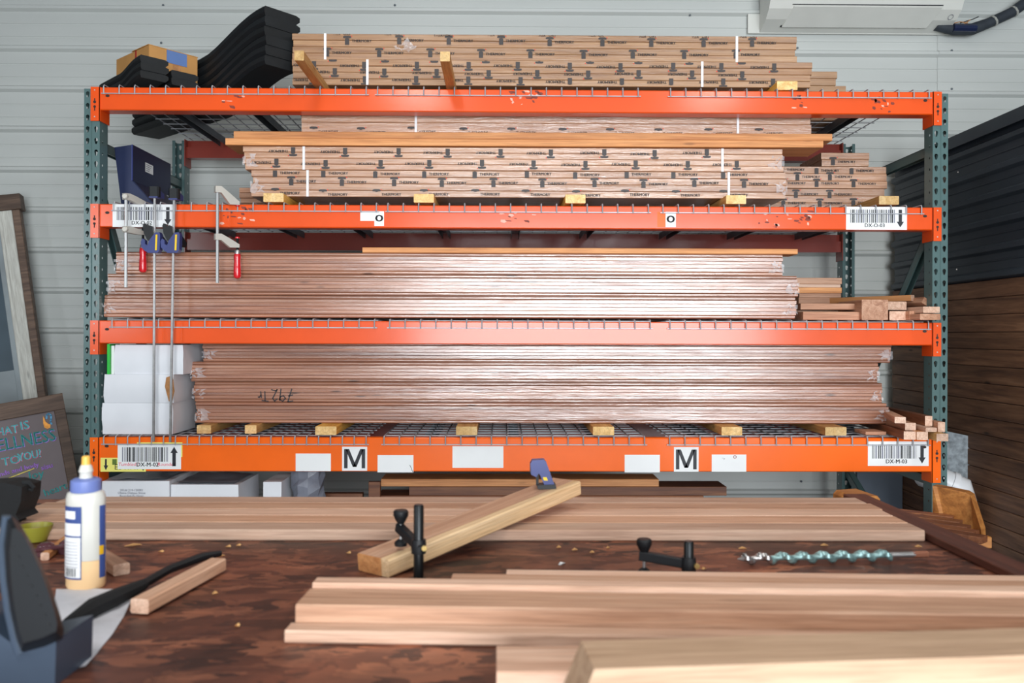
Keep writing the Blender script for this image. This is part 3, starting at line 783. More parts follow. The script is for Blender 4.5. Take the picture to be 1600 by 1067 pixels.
# --- black moulded plates and the cardboard box on the top shelf
def plate_mesh(L, w, t, lip, run):
    b = MB(); N = 16; prof = []
    for k in range(N + 1):
        s_ = L * (k / N) ** 1.4; u = min(1, max(0, (s_ - .03) / run)); z = lip * (1 - (3 * u * u - 2 * u ** 3))
        prof.append((s_, z))
    vs = []; ch = t * .28
    for s_, z in prof:
        ww = w / 2 * (1 - .10 * (s_ / L))
        for (yy, zz) in ((-ww + ch, 0), (ww - ch, 0), (ww, ch), (ww, t - ch), (ww - ch, t), (-ww + ch, t), (-ww, t - ch), (-ww, ch)):
            vs.append((s_ + (.012 if zz in (ch, t - ch) else 0) * (-1 if s_ < .01 else 0), yy, z + zz))
    n = len(prof)
    fs = [(i * 8 + k, i * 8 + (k + 1) % 8, (i + 1) * 8 + (k + 1) % 8, (i + 1) * 8 + k) for i in range(n - 1) for k in range(8)]
    fs += [tuple(range(8))[::-1], tuple(range((n - 1) * 8, n * 8))]
    return b.add(vs, fs)
pbig = plate_mesh(1.30, .185, .043, .115, .55).build('black_plate', M['rubber'], None, True, local=True)
psm = plate_mesh(.46, .126, .033, .034, .20).build('black_plate', M['rubber'], None, True, local=True)
def plates(src, n, t, org, d, lab, first=True):
    for k in range(n):
        o = src if (k == 0 and first) else src.copy()
        if o is not src: COL.objects.link(o)
        e = random.uniform(-.012, .012)
        dd = Vector((d[0], d[1], 0)).normalized()
        place(o, frame((org[0] - dd.x * e, org[1] - dd.y * e, ZD[3] + .001 + k * t), dd))
        tag(o, lab % ORD[k], 'plastic plate', 'black moulded plates')
plates(pbig, 6, .0435, (-1.075, .13, 0), (-.97, .87), 'black moulded plate in the tall stack, %s from below')
plates(psm, 3, .0335, (-1.615, .045, 0), (-.72, .70), 'short black moulded plate under the cardboard box, %s from below, outermost stack')
plates(psm, 2, .0335, (-1.52, .150, 0), (-.72, .72), 'short black moulded plate under the cardboard box, %s from below, beside the tall stack', False)
bx = thing('cardboard_box', (0, 0, 0), 'brown cardboard box with blue tape lying on black plates', 'box')
place(bx, frame((-1.705, .215, ZD[3] + .1025), (.66, .75)))
b = MB(); b.box(0, .24, 0, .33, 0, .145); b.build('body', M['kraft'], bx, local=True)
MB().add([(-.003, -.001, .1455), (.243, -.001, .1455), (.243, .165, .147), (-.003, .165, .147), (-.003, -.001, .1485), (.243, -.001, .1485), (.243, .165, .150), (-.003, .165, .150)], [(0, 3, 2, 1), (4, 5, 6, 7), (0, 1, 5, 4), (1, 2, 6, 5), (2, 3, 7, 6), (3, 0, 4, 7)]).build('flap', M['kraft'], bx, local=True)
MB().box(.085, .185, -.0025, -.0005, .085, .1445).build('blue_tape', M['bluetape'], bx, local=True)
MB().box(-.0015, -.0005, .12, .135, .0, .145).build('red_stripe', M['redtape'], bx, local=True)
MB().box(.115, .155, -.0015, -.0003, .0, .085).build('brown_tape', M['kraftedge'], bx, local=True)

# --- navy sheet-metal housing on the second shelf
nv = thing('metal_housing', (-1.76, .34, ZD[2]), 'navy folded sheet-metal housing behind the clamps on the second shelf', 'housing')
MB().prism([(-1.822, 2.210), (-1.742, 2.222), (-1.742, 2.06), (-1.64, ZD[2]), (-1.79, ZD[2])], 'y', .125, .130).build('front_panel', M['navysheet'], nv)
MB().box(-1.742, -1.738, .125, .56, 2.06, 2.222).build('side_panel', M['navysheet'], nv)
MB().prism([(-1.742, 2.06), (-1.738, 2.06), (-1.636, ZD[2]), (-1.640, ZD[2])], 'y', .130, .50).build('base_panel', M['navysheet'], nv)
MB().tube([(-1.741, .122, 2.06), (-1.741, .122, 2.222)], .003, 6).build('folded_edge', M['navy'], nv)
b = MB(); r0 = .30; fnn = lambda a, q: (-1.7375, r0 + a, 2.148 + q); b.rect(fnn, -.045, .045, -.022, .022, 0)
for k in range(4): b.rect(lambda a, q: (-1.7372, r0 + a, 2.148 + q), -.035, .03 - .01 * k, .012 - .009 * k, .015 - .009 * k, 1)
b.build('rating_label', [M['white'], M['greyink']], nv)

# --- white cartons
def carton(name, label, group, x0, x1, y0, d, z0, z1, tear=False, txt=None, cover=False, mat='carton'):
    root = thing(name, ((x0 + x1) / 2, y0 + d / 2, z0), label, 'box', group)
    b = MB(); e = .004; rg = random.Random(int(z0 * 1000) + int(x0 * 100)); j = lambda: rg.uniform(-.0025, .0025)
    n = 5; vs = []
    for k in range(n):    # slightly slumped side walls
        z = z0 + (z1 - z0) * k / (n - 1); bul = .005 * math.sin(math.pi * k / (n - 1))
        vs += [(x0 - bul * .4 + j(), y0 - bul + j(), z), ((x0 + x1) / 2 + j(), y0 - bul * 1.8, z), (x1 + bul * .6 + j(), y0 - bul + j(), z), (x1 + bul + j(), y0 + d, z), (x0 + j(), y0 + d, z)]
    fs = [(i * 5 + k, i * 5 + (k + 1) % 5, (i + 1) * 5 + (k + 1) % 5, (i + 1) * 5 + k) for i in range(n - 1) for k in range(5)] + [(4, 3, 2, 1, 0), tuple(range(20, 25))]
    b.add(vs, fs).build('body', M[mat], root, smooth=True)
    t = MB(); xm = (x0 + x1) / 2
    t.box(x1 - .022, x1 + .0045, y0 - .008, y0 + .02, z0 + .01, z1 - .004)
    if tear:
        fn = lambda a, q: (x1 - .012 + a, y0 - .0095 - a * .1, (z0 + z1) / 2 + q); t2 = MB()
        t2.poly(fn, [(-.004, -.055), (.012, -.052), (.022, -.01), (.016, .04), (.008, .058), (-.016, .05), (-.022, .01), (-.014, -.02)][::1], 0); t2.build('torn_patch', M['kraftedge'], root)
    if txt:
        t3 = MB(); 
        for k, line in enumerate(txt): t3.stamp(text_geo(line, .0135), lambda a, q: (xm - .012 + a, y0 - .0105, z1 - .038 - k * .0125 + q), 0)
        t3.build('printed_text', M['greyink'], root)
    if cover:
        t4 = MB(); g = []
        for i in range(7):
            for k in range(5):
                g.append((x0 + (x1 - x0) * (.06 + .88 * i / 6), y0 + d * (.04 + .92 * k / 4), z1 + .003 + rg.uniform(0, .008)))
        t4.add(g, [(i * 5 + k, (i + 1) * 5 + k, (i + 1) * 5 + k + 1, i * 5 + k + 1) for i in range(6) for k in range(4)]).build('film_cover', M['cartondark'], root, smooth=True)
    return root
Y4 = .012
xr = X(270, Y4, 650)
carton('white_carton', 'lowest of three white cartons stacked beside the plank packs', 'white cartons on the bottom shelf', X(161, Y4), xr, Y4, .27, ZD[0], ZD[0] + .137)
carton('white_carton', 'middle one of three stacked white cartons, brown torn corner', 'white cartons on the bottom shelf', X(163.5, Y4), xr + .002, Y4, .26, ZD[0] + .1375, ZD[0] + .262, tear=True)
carton('white_carton', 'uppermost of three white stacked cartons, close under the orange beam', 'white cartons on the bottom shelf', X(178, Y4), X(285, Y4), Y4 + .008, .26, ZD[0] + .2625, ZD[0] + .392)
tag(MB().box(X(167.5, Y4), X(171.5, Y4), Y4, Y4 + .10, ZD[0] + .2625, ZD[0] + .395).build('green_strip', M['greenstrip']), 'thin bright green strip standing beside the uppermost carton', 'strip')
tag(MB().box(X(172, Y4), X(176.5, Y4), Y4 + .012, Y4 + .15, ZD[0] + .2625, ZD[0] + .388).build('white_board', M['white']), 'thin white card standing between green strip and uppermost carton', 'card')
zl = ZLOW + .012
for j, p in enumerate((150, 590, 1040)):
    d = thing('wire_deck', (max(X(p, -.013), -XI + .023) if j < 2 else XI - 1.165, 0, ZLOW), 'galvanised wire mesh deck below the cartons, %s of three' % ('leftmost', 'middle', 'rightmost')[j], 'wire deck', 'wire decks on the rack')
    for s_, ps in ((wide, ((0, 0, 0),)), (chan, ((.19, 0, 0), (.57, 0, 0), (.95, 0, 0)))):
        for q in ps: o = s_.copy(); COL.objects.link(o); o.parent = d; o.location = q
carton('white_carton', 'white carton with printed lines and grey film, under the yellow label', 'white cartons under the bottom beam', X(160, Y4), X(264, Y4), Y4, .30, zl, Zz(752, Y4), txt=['SKU# 214-120001', 'Olivine Diabase Stone', 'Rounded (5-10cm)'], cover=True)
carton('white_carton', 'white carton with crushed top edge, second from the post under the beam', 'white cartons under the bottom beam', X(267, Y4), X(372, Y4), Y4 + .01, .30, zl, Zz(758, Y4), cover=True)
carton('white_carton', 'narrow white carton wedged between crushed carton and crumpled film', 'white cartons under the bottom beam', X(413, .03), X(440, .03), .03, .25, zl, Zz(753, .03))
b = MB(); rg = random.Random(9); g = []
cx_ = X(478, .1)
for i in range(10):
    for k in range(9):
        an = 2 * math.pi * k / 9; rr = .075 * (1 + .35 * rg.random()) * (1 - .25 * i / 9)
        g.append((cx_ + rr * math.cos(an) * 1.05, .16 + rr * math.sin(an), zl + .34 * i / 9 + rg.uniform(-.01, .01) * (i > 0)))
b.add(g, [(i * 9 + k, i * 9 + (k + 1) % 9, (i + 1) * 9 + (k + 1) % 9, (i + 1) * 9 + k) for i in range(9) for k in range(9)] + [tuple(range(81, 90))])
tag(b.build('film_roll', M['cartondark']), 'crumpled grey plastic film heap beside the narrow white carton', 'plastic film')
zc = zl
for k, (pl, pr_, t, mat, lab) in enumerate(((600, 1000, .05, 'brownwood', 'hidden lowest'), (610, 1020, .05, 'brownwood', 'low'), (585, 1050, .05, 'brownwood', 'lower'), (590, 1100, .05, 'brownwood', 'dark brown'), (640, 1136, .042, 'brownwood', 'long dark brown'), (596, 1030, .034, 'fir', 'pale brown'))):
    if k >= 3:
        loose_board(pl, pr_, zc, t, .22, .16, {3: 'dark brown board third from the top in the pile under the bottom beam', 4: 'long dark brown board under the pale one beneath the bottom beam', 5: 'pale brown board topping the pile under the bottom beam'}[k], mat)
    else:
        loose_board(pl, pr_, zc, t, .22, .16, 'brown board in the pile under the bottom beam, %s from below' % ORD[k], mat, group='boards under the bottom beam')
    zc += t + .0005
tag(MB().cbox(X(481, .3), X(567, .3), .3, .34, zl, Zz(771, .3), .002).build('brown_offcut', M['brownwood']), 'short dark brown board on edge beside the crumpled film', 'board')
tag(MB().cbox(X(582, .30), X(600, .30), .19, .215, zl, Zz(753, .19), .002, axis='z').build('brown_block', M['brownwood']), 'dark brown block end standing at the pile of brown boards', 'wood block')

# --- loose offcuts at the post end of the third shelf
def rectboard(px0, px1, py0, py1, yf, d, label, mat='offcut', group='offcuts on the third shelf', rz=0, zmin=None, name='wood_offcut'):
    a, c = at(px0, py0, yf), at(px1, py1, yf); z0, z1 = c.z, a.z
    if zmin is not None: z0 = max(z0, zmin)
    L = (c.x - a.x) / 2; b = MB(); b.cbox(-L, L, -d / 2, d / 2, 0, z1 - z0, .002)
    o = b.build(name, M[mat], local=True); place(o, Matrix.Translation(((a.x + c.x) / 2, yf + d / 2, z0)) @ Matrix.Rotation(rz, 4, 'Z'))
    return tag(o, label, 'wood offcut', group)
yo = .30
z3 = ZD[1]
levels = [(1252, 1344, .030, 'brownwood', .10), (1236, 1344, .028, 'cedar2', .22), (1234, 1328, .026, 'cedar2', .24), (1247, 1322, .030, 'offcut', .24), (1249, 1314, .022, 'offcut', .26), (1238, 1315, .027, 'fir', .26), (1230, 1313, .016, 'cedar2', .26), (1240, 1315, .031, 'cedar', .26)]
zz = z3
names = ['dark offcut at the bottom of the offcut stack behind the third shelf packs', 'pale offcut second from below in the offcut stack', 'pale shorter offcut third from below in the offcut stack', 'pinkish offcut in the middle of the offcut stack', 'thin pinkish offcut in the upper half of the offcut stack', 'orange offcut third from the top of the offcut stack', 'thin pale offcut second from the top of the offcut stack', 'pink knotty offcut on top of the offcut stack']
# the stack starts higher: it stands on its own base offcuts
for k, (p0, p1, t, mat, yy) in enumerate(levels):
    yy = .42
    xa, xb = X(p0, yy), X(p1, yy); b = MB(); b.cbox(-(xb - xa) / 2, (xb - xa) / 2, -.06, .06, 0, t, .002)
    o = b.build('wood_offcut', M[mat], local=True); place(o, Matrix.Translation(((xa + xb) / 2, yy + .06, zz)) @ Matrix.Rotation(random.uniform(-.03, .03), 4, 'Z')); zz += t + .0005
    tag(o, names[k], 'wood offcut', 'offcuts on the third shelf')
rectboard(1251, 1344, 474, 484, .10, .14, 'brown offcut leaning level with the packs, above the front brown offcut', 'offcut', zmin=z3 + .041)
rectboard(1255, 1343, 487, 500, .04, .16, 'front brown offcut lying nearest the third beam', 'offcut', zmin=z3)
def endblock(px0, px1, py0, py1, yf, L, label, mat, dirv=(0, 1), zmin=None, group='offcuts on the third shelf', roll=0, name='wood_offcut', zadd=0):
    """a stick seen on its end: end face at yf, running away along dirv"""
    a, c = at(px0, py0, yf), at(px1, py1, yf); z0, z1 = c.z, a.z
    if zmin is not None: z0 = max(z0, zmin)
    w = (c.x - a.x); h = z1 - z0; b = MB(); b.cbox(0, L, -w / 2, w / 2, -h / 2, h / 2, .0018, 0, 'x', 1)
    o = b.build(name, [M[mat], M['cedar2'] if mat != 'offcut' else M['offcut']], local=True)
    place(o, frame(((a.x + c.x) / 2, yf, (z0 + z1) / 2), (dirv[0], dirv[1], 0)) @ Matrix.Rotation(roll, 4, 'X'))
    return tag(o, label, 'wood offcut', group)
endblock(1347, 1387, 468, 501, .01, .30, 'large square post offcut with its end towards the room on the third shelf', 'offcut', zmin=z3, dirv=(.05, 1))
endblock(1389, 1417, 486, 501, .05, .40, 'pale-ended stick lying low beside the square post offcut', 'brownwood', (-.1, 1), z3)
endblock(1421, 1432, 486, 501, .02, .32, 'slim stick on edge between two flat sticks on the third shelf', 'offcut', (-.03, 1), z3)
endblock(1437, 1470, 490, 501, -.06, .34, 'flat stick nearest the post on the third shelf, lowest', 'offcut', (-.06, 1), z3)
endblock(1442, 1469, 479, 489.5, -.05, .34, 'flat pale stick lying on another flat stick near the post', 'cedar2', (-.07, 1), z3 + .0305)
endblock(1387, 1417, 471, 485, .06, .36, 'brown stick resting on the pale-ended stick beside the square post', 'brownwood', (-.08, 1), z3 + .046)
endblock(1440, 1456, 467, 478, .05, .30, 'tilted stick with diamond end, topmost near the post on the third shelf', 'offcut', (-.25, 1), z3 + .066, roll=.5)
endblock(1421, 1431, 461, 477, .10, .55, 'long stick lying across the other sticks, pointing away from the post', 'fir', (-.55, .75), z3 + .088)

# --- sticks at the post end of the bottom shelf
z4 = ZD[0]
for (p0, p1, yy, L, mat, za, zb_, dv, lab) in (
        (1413, 1431, -.15, .60, 'brownwood', 0, .035, (.10, 1), 'brown stick lowest in the stick pile, beside the plank packs'),
        (1433, 1450, -.16, .60, 'fir', 0, .035, (.06, 1), 'orange-ended stick lowest in the stick pile, middle'),
        (1464, 1482, -.20, .70, 'pine', 0, .031, (.02, 1), 'stick jutting out past the post at the corner of the pile'),
        (1415, 1431, -.11, .60, 'offcut', .0355, .067, (.10, 1), 'pale-ended stick second row of the stick pile'),
        (1399, 1415, -.13, .50, 'offcut', .0675, .094, (.26, 1), 'pale-ended stick topmost in the pile against the plank packs'),
        (1447, 1464, -.17, .60, 'cedar2', .0355, .053, (.03, 1), 'thin pale stick under the upright stick of the pile'),
        (1446, 1457, -.10, .75, 'brownwood', .0535, .096, (.07, 1), 'stick on edge, pale end upright in the stick pile'),
        (1466, 1477, -.14, .70, 'offcut', .0315, .074, (.02, 1), 'stick on edge nearest the post in the stick pile')):
    xa, xb = X(p0, yy), X(p1, yy); w = (xb - xa); h = zb_ - za; b = MB(); b.cbox(0, L, -w / 2, w / 2, 0, h, .0018, 0, 'x', 1)
    o = b.build('wood_offcut', [M[mat], M['cedar2']], local=True); place(o, frame(((xa + xb) / 2, yy, z4 + za), dv)); tag(o, lab, 'wood offcut', 'sticks on the bottom shelf')
tag(MB().box(X(1353, .02), X(1385, .02), .02, .14, z4, z4 + .014).build('wood_offcut', M['offcut']), 'thin flat offcut lying before the stick pile on the bottom shelf', 'wood offcut', 'sticks on the bottom shelf')

# ------------------------------------------------------------------ clamps on the second beam
YC = -.068
def f_clamp(label, px, py0, py1, jaw1, jaw2, u, handle_py, boss):
    t0, t1 = at(px, py0, YC), at(px, py1, YC)
    root = thing('screw_clamp', (t0.x, YC, t1.z), label, 'clamp', 'screw clamps on the second beam')
    MB().cbox(t0.x - .0065, t0.x + .0065, YC - .004, YC + .004, t1.z, t0.z - .004, .002, axis='z').build('bar', M['chrome'], root)
    U = Vector((u[0], u[1], 0)).normalized(); reach = .088
    for nm, (zj, drop) in (('fixed_jaw', jaw1), ('sliding_jaw', jaw2)):
        b = MB(); L = reach; hh = .011
        poly = [(-.012, -.013), (.014, -.013), (L * .6, drop - .012), (L + .006, drop - .010), (L + .006, drop + .004), (L * .55, drop * .45 + .012), (.014, .015), (-.012, .013)]
        b.prism(poly, 'y', -.009, .009); b.xf(frame((t0.x, YC, zj), U)); jo = b.build(nm, M['cast'], root)
        g = MB(); 
        for k in range(3): g.box(L * (.35 + .14 * k), L * (.43 + .14 * k), -.0102, -.0088, drop * (.35 + .14 * k) - .004, drop * (.35 + .14 * k) + .006)
        g.xf(frame((t0.x, YC, zj), U))
        if boss: MB().lathe([(.012, 0), (.012, .010), (.009, .013)], 12).xf(Matrix.Translation((t0.x, YC - .004, zj)) @ Matrix.Rotation(R(90), 4, 'X')).build('boss', M['cast'], jo, True)
    tip = Vector((t0.x, YC, 0)) + U * reach
    zt = jaw1[0] + jaw1[1] - .012
    MB().lathe([(.004, -.006), (.009, -.004), (.009, 0)], 12, (tip.x, tip.y, zt)).build('red_pad', M['red'], root, True)
    zs = jaw2[0] + jaw2[1]
    h0, h1 = at(px, handle_py[0], YC).z, at(px, handle_py[1], YC).z
    MB().tube([(tip.x, tip.y, h0), (tip.x, tip.y, zs + .03)], .0052, 8).build('screw', M['blacksteel'], root, True)
    MB().lathe([(.010, zs + .03), (.010, zs + .035), (.006, zs + .038)], 12, (tip.x, tip.y, 0)).build('swivel_pad', M['red'] if not boss else M['cast'], root, True)
    MB().lathe([(.0115, h0 - .018), (.0125, h0 - .004), (.010, h0 + .001)], 14, (tip.x, tip.y, 0)).build('ferrule', M['chrome'], root, True)
    H = h0 - .016 - h1
    MB().lathe([(.006, h1), (.0135, h1 + .004), (.0165, h1 + H * .12), (.0155, h1 + H * .45), (.0135, h1 + H * .72), (.0155, h1 + H * .86), (.0135, h1 + H)], 16, (tip.x, tip.y, 0)).build('handle', M['red'], root, True)
    return root
f_clamp('screw clamp with red handle hanging over the barcode label near the post', 197, 304, 449, (Zz(310, YC), -.012), (Zz(361, YC), -.004), (.45, .89), (379, 424), True)
f_clamp('screw clamp with red handle and slanted pale jaws, farther from the post', 340, 292, 442, (Zz(298, YC), -.048), (Zz(372, YC), -.030), (.75, .62), (389, 434), False)

def bar_clamp(label, px_t, px_b, py0, py1, hy, gy, YQ):
    top, bot = at(px_t, py0, YQ), at(px_b, py1, YQ)
    root = thing('bar_clamp', (bot.x, YQ, bot.z), label, 'clamp', 'long bar clamps hanging from the second beam')
    d = (top - bot); b = MB(); b.cbox(0, d.length, -.003, .003, -.0052, .0052, .001); b.xf(frame(bot, d, (1, 0, 0))); b.build('bar', M['steel'], root)
    p = at(px_t, hy, YQ); b = MB()
    b.cbox(p.x - .021, p.x + .021, YQ - .016, YQ + .016, p.z - .022, p.z + .022, .006, axis='z'); hd = b.build('fixed_head', M['black'], root)
    MB().box(p.x - .018, p.x + .018, YQ - .018, YQ + .018, p.z - .027, p.z - .021).build('jaw_pad', M['navy'], hd)
    MB().prism([(YQ, p.z + .02), (YQ + .075, p.z + .002), (YQ + .075, p.z - .02), (YQ, p.z - .018)], 'x', p.x - .011, p.x + .011).build('jaw_arm', M['navy'], hd)
    q = at(px_t - 1.5, gy, YQ); f = lambda pts: [(q.x + a * .00255, q.z - c * .0027) for a, c in pts]
    gb = MB(); gb.prism(f([(-6, 4), (4, -9), (11, -10), (13, -6), (12, 18), (9, 23), (-8, 23), (-12, 19), (-8, 10)]), 'y', YQ - .016, YQ + .016); g = gb.build('grip_body', M['navy'], root)
    MB().prism(f([(-8, 22), (-13, 20), (-19, 14), (-20, 5), (-17, 0), (-13, 3), (-13, 9), (-8, 11)]), 'y', YQ - .013, YQ + .013).build('release_lever', M['navy'], g)
    MB().prism(f([(-3, 6), (-9, 3), (-15, -8), (-17, -20), (-15, -24), (-11, -23), (-9, -19), (-5, -21), (-1, -18), (1, -6)]), 'y', YQ - .012, YQ + .012).build('trigger_handle', M['black'], root)
    MB().prism(f([(5.5, -6), (8.5, -6), (7.5, 19), (4.5, 19)]), 'y', YQ - .0175, YQ - .0155).build('yellow_print', M['yellow'], g)
    MB().prism([(YQ, q.z - .02), (YQ + .07, q.z - .03), (YQ + .075, q.z - .008), (YQ, q.z + .024)], 'x', q.x + .012, q.x + .030).build('lower_jaw', M['black'], root)
bar_clamp('long bar clamp with navy grip, next to the red-handled clamp at the post', 242, 240, 292, 690, 300, 373, -.05)
bar_clamp('long bar clamp with navy grip, second one away from the post', 272.5, 266, 295, 691, 303, 373, -.05)

# ------------------------------------------------------------------ air conditioner and pipes on the wall
ya = YW - .02
xl, xr_ = X(1200, 1.16, 20), X(1500, 1.16, 10)
ac = thing('air_conditioner', ((xl + xr_) / 2, 1.22, 3.19), 'white wall-mounted air conditioner high above the rack', 'air conditioner')
zk = Zz(50, 1.30, 1350)
ya = YW - .031
prof = [(ya - .002, zk), (1.20, zk + .035), (1.14, zk + .075), (1.105, zk + .13), (1.10, zk + .30), (1.13, zk + .33), (ya - .002, zk + .33)]
b = MB(); n = len(prof); e = [(xl + .05, .0), (xl + .012, .012), (xl, .03), (xr_, .03), (xr_ - .012, .012), (xr_ - .05, .0)]
b.prism(prof, 'x', xl, xr_); b.build('casing', M['acplastic'], ac)
def slope(u, v, off=.0):   # point on the sloping underside: u along x, v from wall to front
    y = 1.31 + (1.125 - 1.31) * v; z = zk
    for (ya_, za_), (yb_, zb__) in zip(prof[:3], prof[1:4]):
        if yb_ <= y <= ya_: z = za_ + (zb__ - za_) * (ya_ - y) / (ya_ - yb_)
    return (u, y - off * .5, z - off)
fl = MB(); x0, x1 = X(1226, 1.2, 30), X(1462, 1.2, 30)
fl.add([slope(x0, .30, .004), slope(x1 - .03, .30, .004), slope(x1, .98, .006), slope(x0 + .03, .98, .006), slope(x0, .30, .012), slope(x1 - .03, .30, .012), slope(x1, .98, .014), slope(x0 + .03, .98, .014)],
       [(0, 1, 2, 3), (7, 6, 5, 4), (0, 4, 5, 1), (1, 5, 6, 2), (2, 6, 7, 3), (3, 7, 4, 0)]); fl.build('louvre', M['acplastic'], ac)
MB().add([slope(x0 - .008, .24, .0035), slope(x1 - .022, .24, .0035), slope(x1 + .008, 1.0, .0035), slope(x0 + .022, 1.0, .0035)], [(0, 1, 2, 3)]).build('louvre_gap', M['ink'], ac)
bt = MB(); 
for k in range(16): bt.ribbon(lambda a, q: slope(x1 + .075 + a, .72 + q * 8, .006), [(.014 * math.cos(k * .4), .0095 * math.sin(k * .4)), (.014 * math.cos(k * .4 + .4), .0095 * math.sin(k * .4 + .4))], .002)
bt.build('round_badge', M['greyink'], ac)
bp = MB(); bp.box(X(1168, YW - .02, 40), X(1492, YW - .02, 40), YW - .030, YW - .019, Zz(54, YW - .02, 1350), Zz(24, YW - .02, 1350)); bpo = tag(bp.build('mounting_board', M['acplastic']), 'flat white mounting board behind the air conditioner', 'board')
pt = [at(1462, 40, 1.27), at(1490, 46, 1.27), at(1518, 46, 1.26), at(1545, 36, 1.26), at(1580, 20, 1.26), at(1620, -8, 1.26), at(1700, -60, 1.26), at(1880, -110, 1.26)]
pp = thing('pipe_bundle', tuple(pt[2]), 'dark insulated pipe bundle leaving the air conditioner', 'pipe')
MB().tube(pt, [.030, .034, .035, .030, .030, .032, .032, .032], 10).build('insulation', M['pipefoam'], pp, True)
for k, (q0, q1) in enumerate(((1552, 33), (1584, 18))):
    p = at(q0, q1, 1.26); d = (pt[5] - pt[3]).normalized(); MB().tube([p - d * .006, p + d * .006], .0335, 10).build('tape_band', M['tapefoil'], pp)
MB().tube([at(1490, 46, 1.235) + Vector((0, 0, .01)), at(1525, 44, 1.225)], .022, 8).build('blue_tape_wrap', M['navysheet'], pp)
for (a, c, d_) in (((1500, 36), (1520, 30), (1529, 26)), ((1482, 38), (1500, 34), (1512, 36)), ((1486, 40), (1506, 38), (1516, 31))):
    MB().tube([at(a[0], a[1], 1.25), at(c[0], c[1], 1.24), at(d_[0], d_[1], 1.24)], .003, 5).build('loose_wire', M['kraftedge'] if a[0] < 1490 else M['black'], pp)

# ------------------------------------------------------------------ leaning things on the left
Mf = Matrix.Translation(at(-31, 322, 1.12)) @ Matrix.Rotation(R(14), 4, 'Z') @ Matrix.Rotation(R(-8.6), 4, 'Y') @ Matrix.Rotation(R(-5), 4, 'X')
def lean_from(M0): return M0
lf = thing('old_door_frame', (0, 0, 0), 'old weathered wooden frame with dusty pane leaning on the wall', 'door frame')
place(lf, Mf)
MB().cbox(-1.0, .215, -.03, .05, -.045, .045, .003).build('top_rail', M['frame_brown'], lf, local=True)
MB().cbox(.085, .160, -.015, .03, -2.25, -.045, .003, axis='z').build('stile', M['weathered'], lf, local=True)
MB().cbox(.160, .20, -.012, .045, -2.25, -.045, .003, axis='z').build('side_strip', M['frame_brown'], lf, local=True)
MB().cbox(.055, .085, .0, .02, -2.25, -.045, .003, axis='z').build('inner_bead', M['greyboard'], lf, local=True)
MB().box(-1.0, .057, .004, .010, -.95, -.045).build('pane', M['glass'], lf, local=True)
MB().box(-1.0, .057, .002, .012, -2.25, -.95).build('lower_panel', M['greyboard'], lf, local=True)

a_ = R(33); be = R(9)
hv = Vector((math.cos(a_), math.sin(a_), 0)); kv = (Vector((-math.sin(a_), math.cos(a_), 0)) * .10 + Vector((0, 0, 1))).normalized()
uu = hv * math.cos(be) + kv * math.sin(be); vv = kv * math.cos(be) - hv * math.sin(be); ww = uu.cross(vv)
P0 = at(97, 614, .62)
Mc = Matrix(((uu.x, vv.x, ww.x, P0.x), (uu.y, vv.y, ww.y, P0.y), (uu.z, vv.z, ww.z, P0.z), (0, 0, 0, 1)))     # local x right, y up, z towards the viewer; origin = upper corner
cb = thing('chalkboard', (0, 0, 0), 'framed chalkboard with coloured chalk lettering leaning beside the rack', 'chalkboard')
place(cb, Mc)
WB, HB = 1.0, .98; fr = .082
MB().cbox(-WB, 0, -fr, 0, -.02, .012, .003).build('frame_top', M['frame_brown'], cb, local=True)
MB().cbox(-fr * .62, 0, -HB, -fr, -.02, .012, .003, axis='y').build('frame_side', M['frame_brown'], cb, local=True)
MB().cbox(-WB, -WB + fr, -HB, -fr, -.02, .012, .003, axis='y').build('frame_side', M['frame_brown'], cb, local=True)
MB().cbox(-WB, 0, -HB - fr, -HB, -.02, .012, .003).build('frame_bottom', M['frame_brown'], cb, local=True)
MB().box(-WB + .02, -.02, -HB - .02, -.02, -.012, -.002).build('slate', M['slate'], cb, local=True)
Mci = Mc.inverted()
def onboard(px, py):     # picture point -> board coordinates
    r_ = ray(px, py); o = Mci @ CAM; d = Mci.to_3x3() @ r_; t = (0 - o.z) / d.z; q = o + d * t; return q.x, q.y
def chalk(txt, px, py, size, m, rot=0, sq=1.0):
    cx, cy = onboard(px, py); b = MB(); cr, sr = math.cos(rot), math.sin(rot)
    for (dx, dy, mi) in ((.004, -.003, 1), (0, 0, 0), (.0018, .0006, 0)):
        if mi == 1 and m[1] is None: continue
        b.stamp(text_geo(txt, size), lambda a, q: (cx + a * sq * cr - q * sr + dx, cy + a * sq * sr + q * cr + dy, .0005 + (.0006 if mi == 0 else 0)), mi)
    b.build('chalk_lettering', [M[m[0]], M[m[1] or m[0]]], cb, local=True)
chalk('WHAT', 2, 675, .056, ('ch_cyan', 'ch_pink'), 0, .85); chalk('IS', 38, 665, .058, ('ch_cyan', 'ch_pink'))
chalk('WELLNESS', 28, 691, .086, ('ch_teal', 'ch_purple'), 0, .82); chalk('TO', 17, 720, .056, ('ch_cyan', 'ch_pink')); chalk('YOU?', 46, 712, .056, ('ch_cyan', 'ch_pink'), 0, .75)
chalk('minds and body', 24, 735, .032, ('ch_purple', None), R(3)); chalk('sisu', 73, 729, .036, ('ch_purple', None), R(4)); chalk('Joy', 56, 742, .055, ('ch_teal', None)); chalk('heart', 86, 765, .05, ('ch_teal', None), R(8))
b = MB(); p0, p1 = onboard(0, 752), onboard(53, 732); b.ribbon(lambda a, q: (a, q, .001), [p0, p1], .004, 0); b.build('chalk_line', M['ch_yellow'], cb, local=True)
cx, cy = onboard(74, 660); b = MB()
fl_ = [(a * .62, q * .62) for a, q in [(-.022, .06), (-.03, .0), (-.028, -.035), (-.008, -.052), (.014, -.045), (.02, -.02), (.004, -.012), (-.012, .01), (-.016, .04)]]
